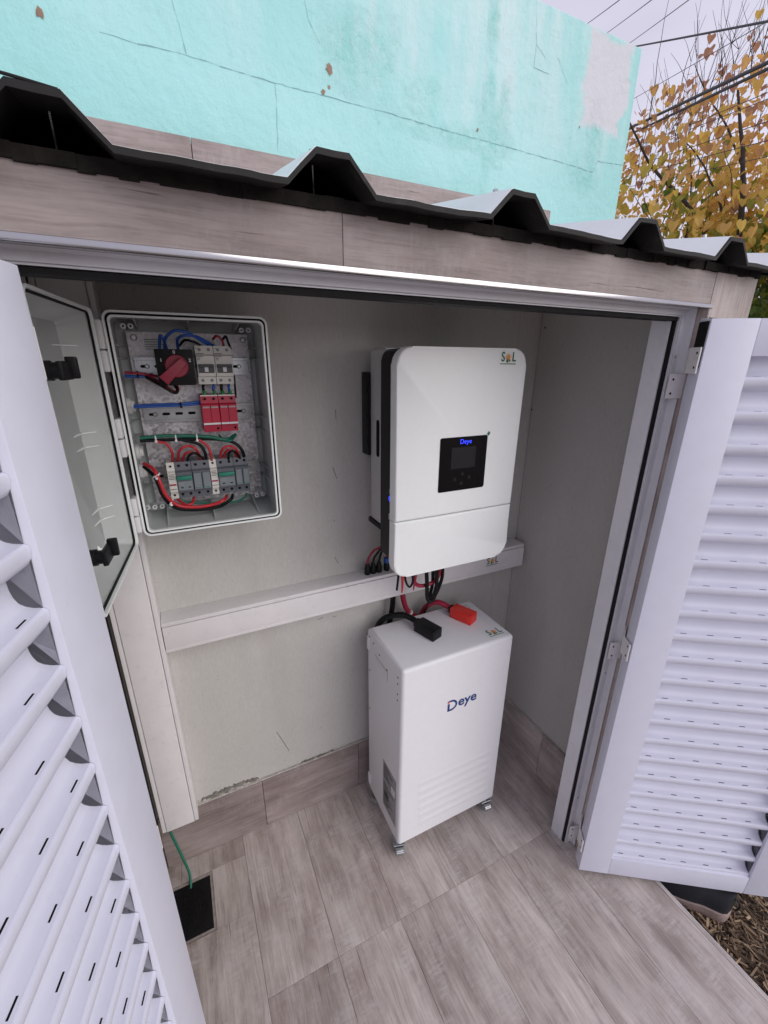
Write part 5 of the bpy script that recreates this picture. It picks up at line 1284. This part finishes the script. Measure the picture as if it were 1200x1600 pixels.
front = vis[:290]; fs = set(id(p) for p in front)
variants = []
for k in range(10):
    me = bpy.data.meshes.new('leaf'); me.from_pydata(LEAF, [], LF); me.materials.append(M['leaf'])
    at_ = me.attributes.new('tone', 'FLOAT', 'POINT'); at_.data.foreach_set('value', [min(1, max(0, k/9+0.05*math.sin(i*2.1))) for i in range(len(LEAF))]); variants.append(me)
for p in front:
    o = bpy.data.objects.new('leaf', variants[min(9, int(leaf_tone(p)*10))]); col.objects.link(o)
    o.matrix_basis = leaf_matrix(p, random.uniform(0.034, 0.066)); setp(o, tree)
V, Fc, tone = [], [], []
for p in spots:
    if id(p) in fs: continue
    q = leaf_matrix(p, random.uniform(0.030, 0.066)); k = len(V); t = leaf_tone(p)
    for i, v in enumerate(LEAF): V.append(q @ Vector(v)); tone.append(min(1, max(0, t+0.05*math.sin(i*2.1))))
    Fc += [[k+j for j in f] for f in LF]
me = bpy.data.meshes.new('foliage'); me.from_pydata(V, [], Fc); me.materials.append(M['leaf'])
at_ = me.attributes.new('tone', 'FLOAT', 'POINT'); at_.data.foreach_set('value', tone)
o = bpy.data.objects.new('foliage', me); col.objects.link(o); setp(o, tree); o['kind'] = 'stuff'

# ------------------------------------------------------------------ power lines
def power_line(label, a, b_, r, da=5.2, db=3.3, sag=0.03):
    p, q = PD(*a, da), PD(*b_, db); d = q-p; r *= 0.5
    A, B = p-d*1.2, q+d*1.5; n = 16; P = []
    for i in range(n+1):
        u = i/n; c = A.lerp(B, u); c.z -= sag*4*u*(1-u)*d.length*0.2; P.append(c)
    off = 0
    m = MB(); m.tube(P, r, 7, smooth=0); tag(m.build('power_line', 'wire_far', None, smooth=60), label, 'power line', 'overhead power lines')
power_line('thin overhead line nearest the left where sky meets the house', (910, 40), (962, 0), 0.0038)
power_line('second thin overhead line crossing the sky above the house edge', (950, 48), (1012, 0), 0.0038)
power_line('third thin overhead line reaching the top corner of the house', (988, 62), (1070, 0), 0.0038)
power_line('medium grey overhead line leaving the top corner of the house', (1003, 68), (1200, 28), 0.010)
power_line('single thin line between the grey line and the thick pair', (990, 152), (1180, 40), 0.0036)
power_line('upper cable of the thick black overhead pair', (988, 196), (1200, 93), 0.018)
power_line('lower cable of the thick black overhead pair', (986, 207), (1200, 103), 0.015)
power_line('thin line just below the thick black pair', (982, 232), (1200, 140), 0.0036)
power_line('second thin line below the thick black pair', (980, 238), (1200, 150), 0.0036)
power_line('third thin line below the thick pair crossing the leaves', (977, 262), (1200, 185), 0.0038)
power_line('fourth thin line below the thick pair crossing the leaves', (975, 275), (1200, 215), 0.0038)
power_line('lowest thin line crossing the yellow leaves', (972, 292), (1200, 240), 0.0038)
for o in list(bpy.data.objects):
    if o.type == 'MESH' and not o.data.materials: o.data.materials.append(M['print'])
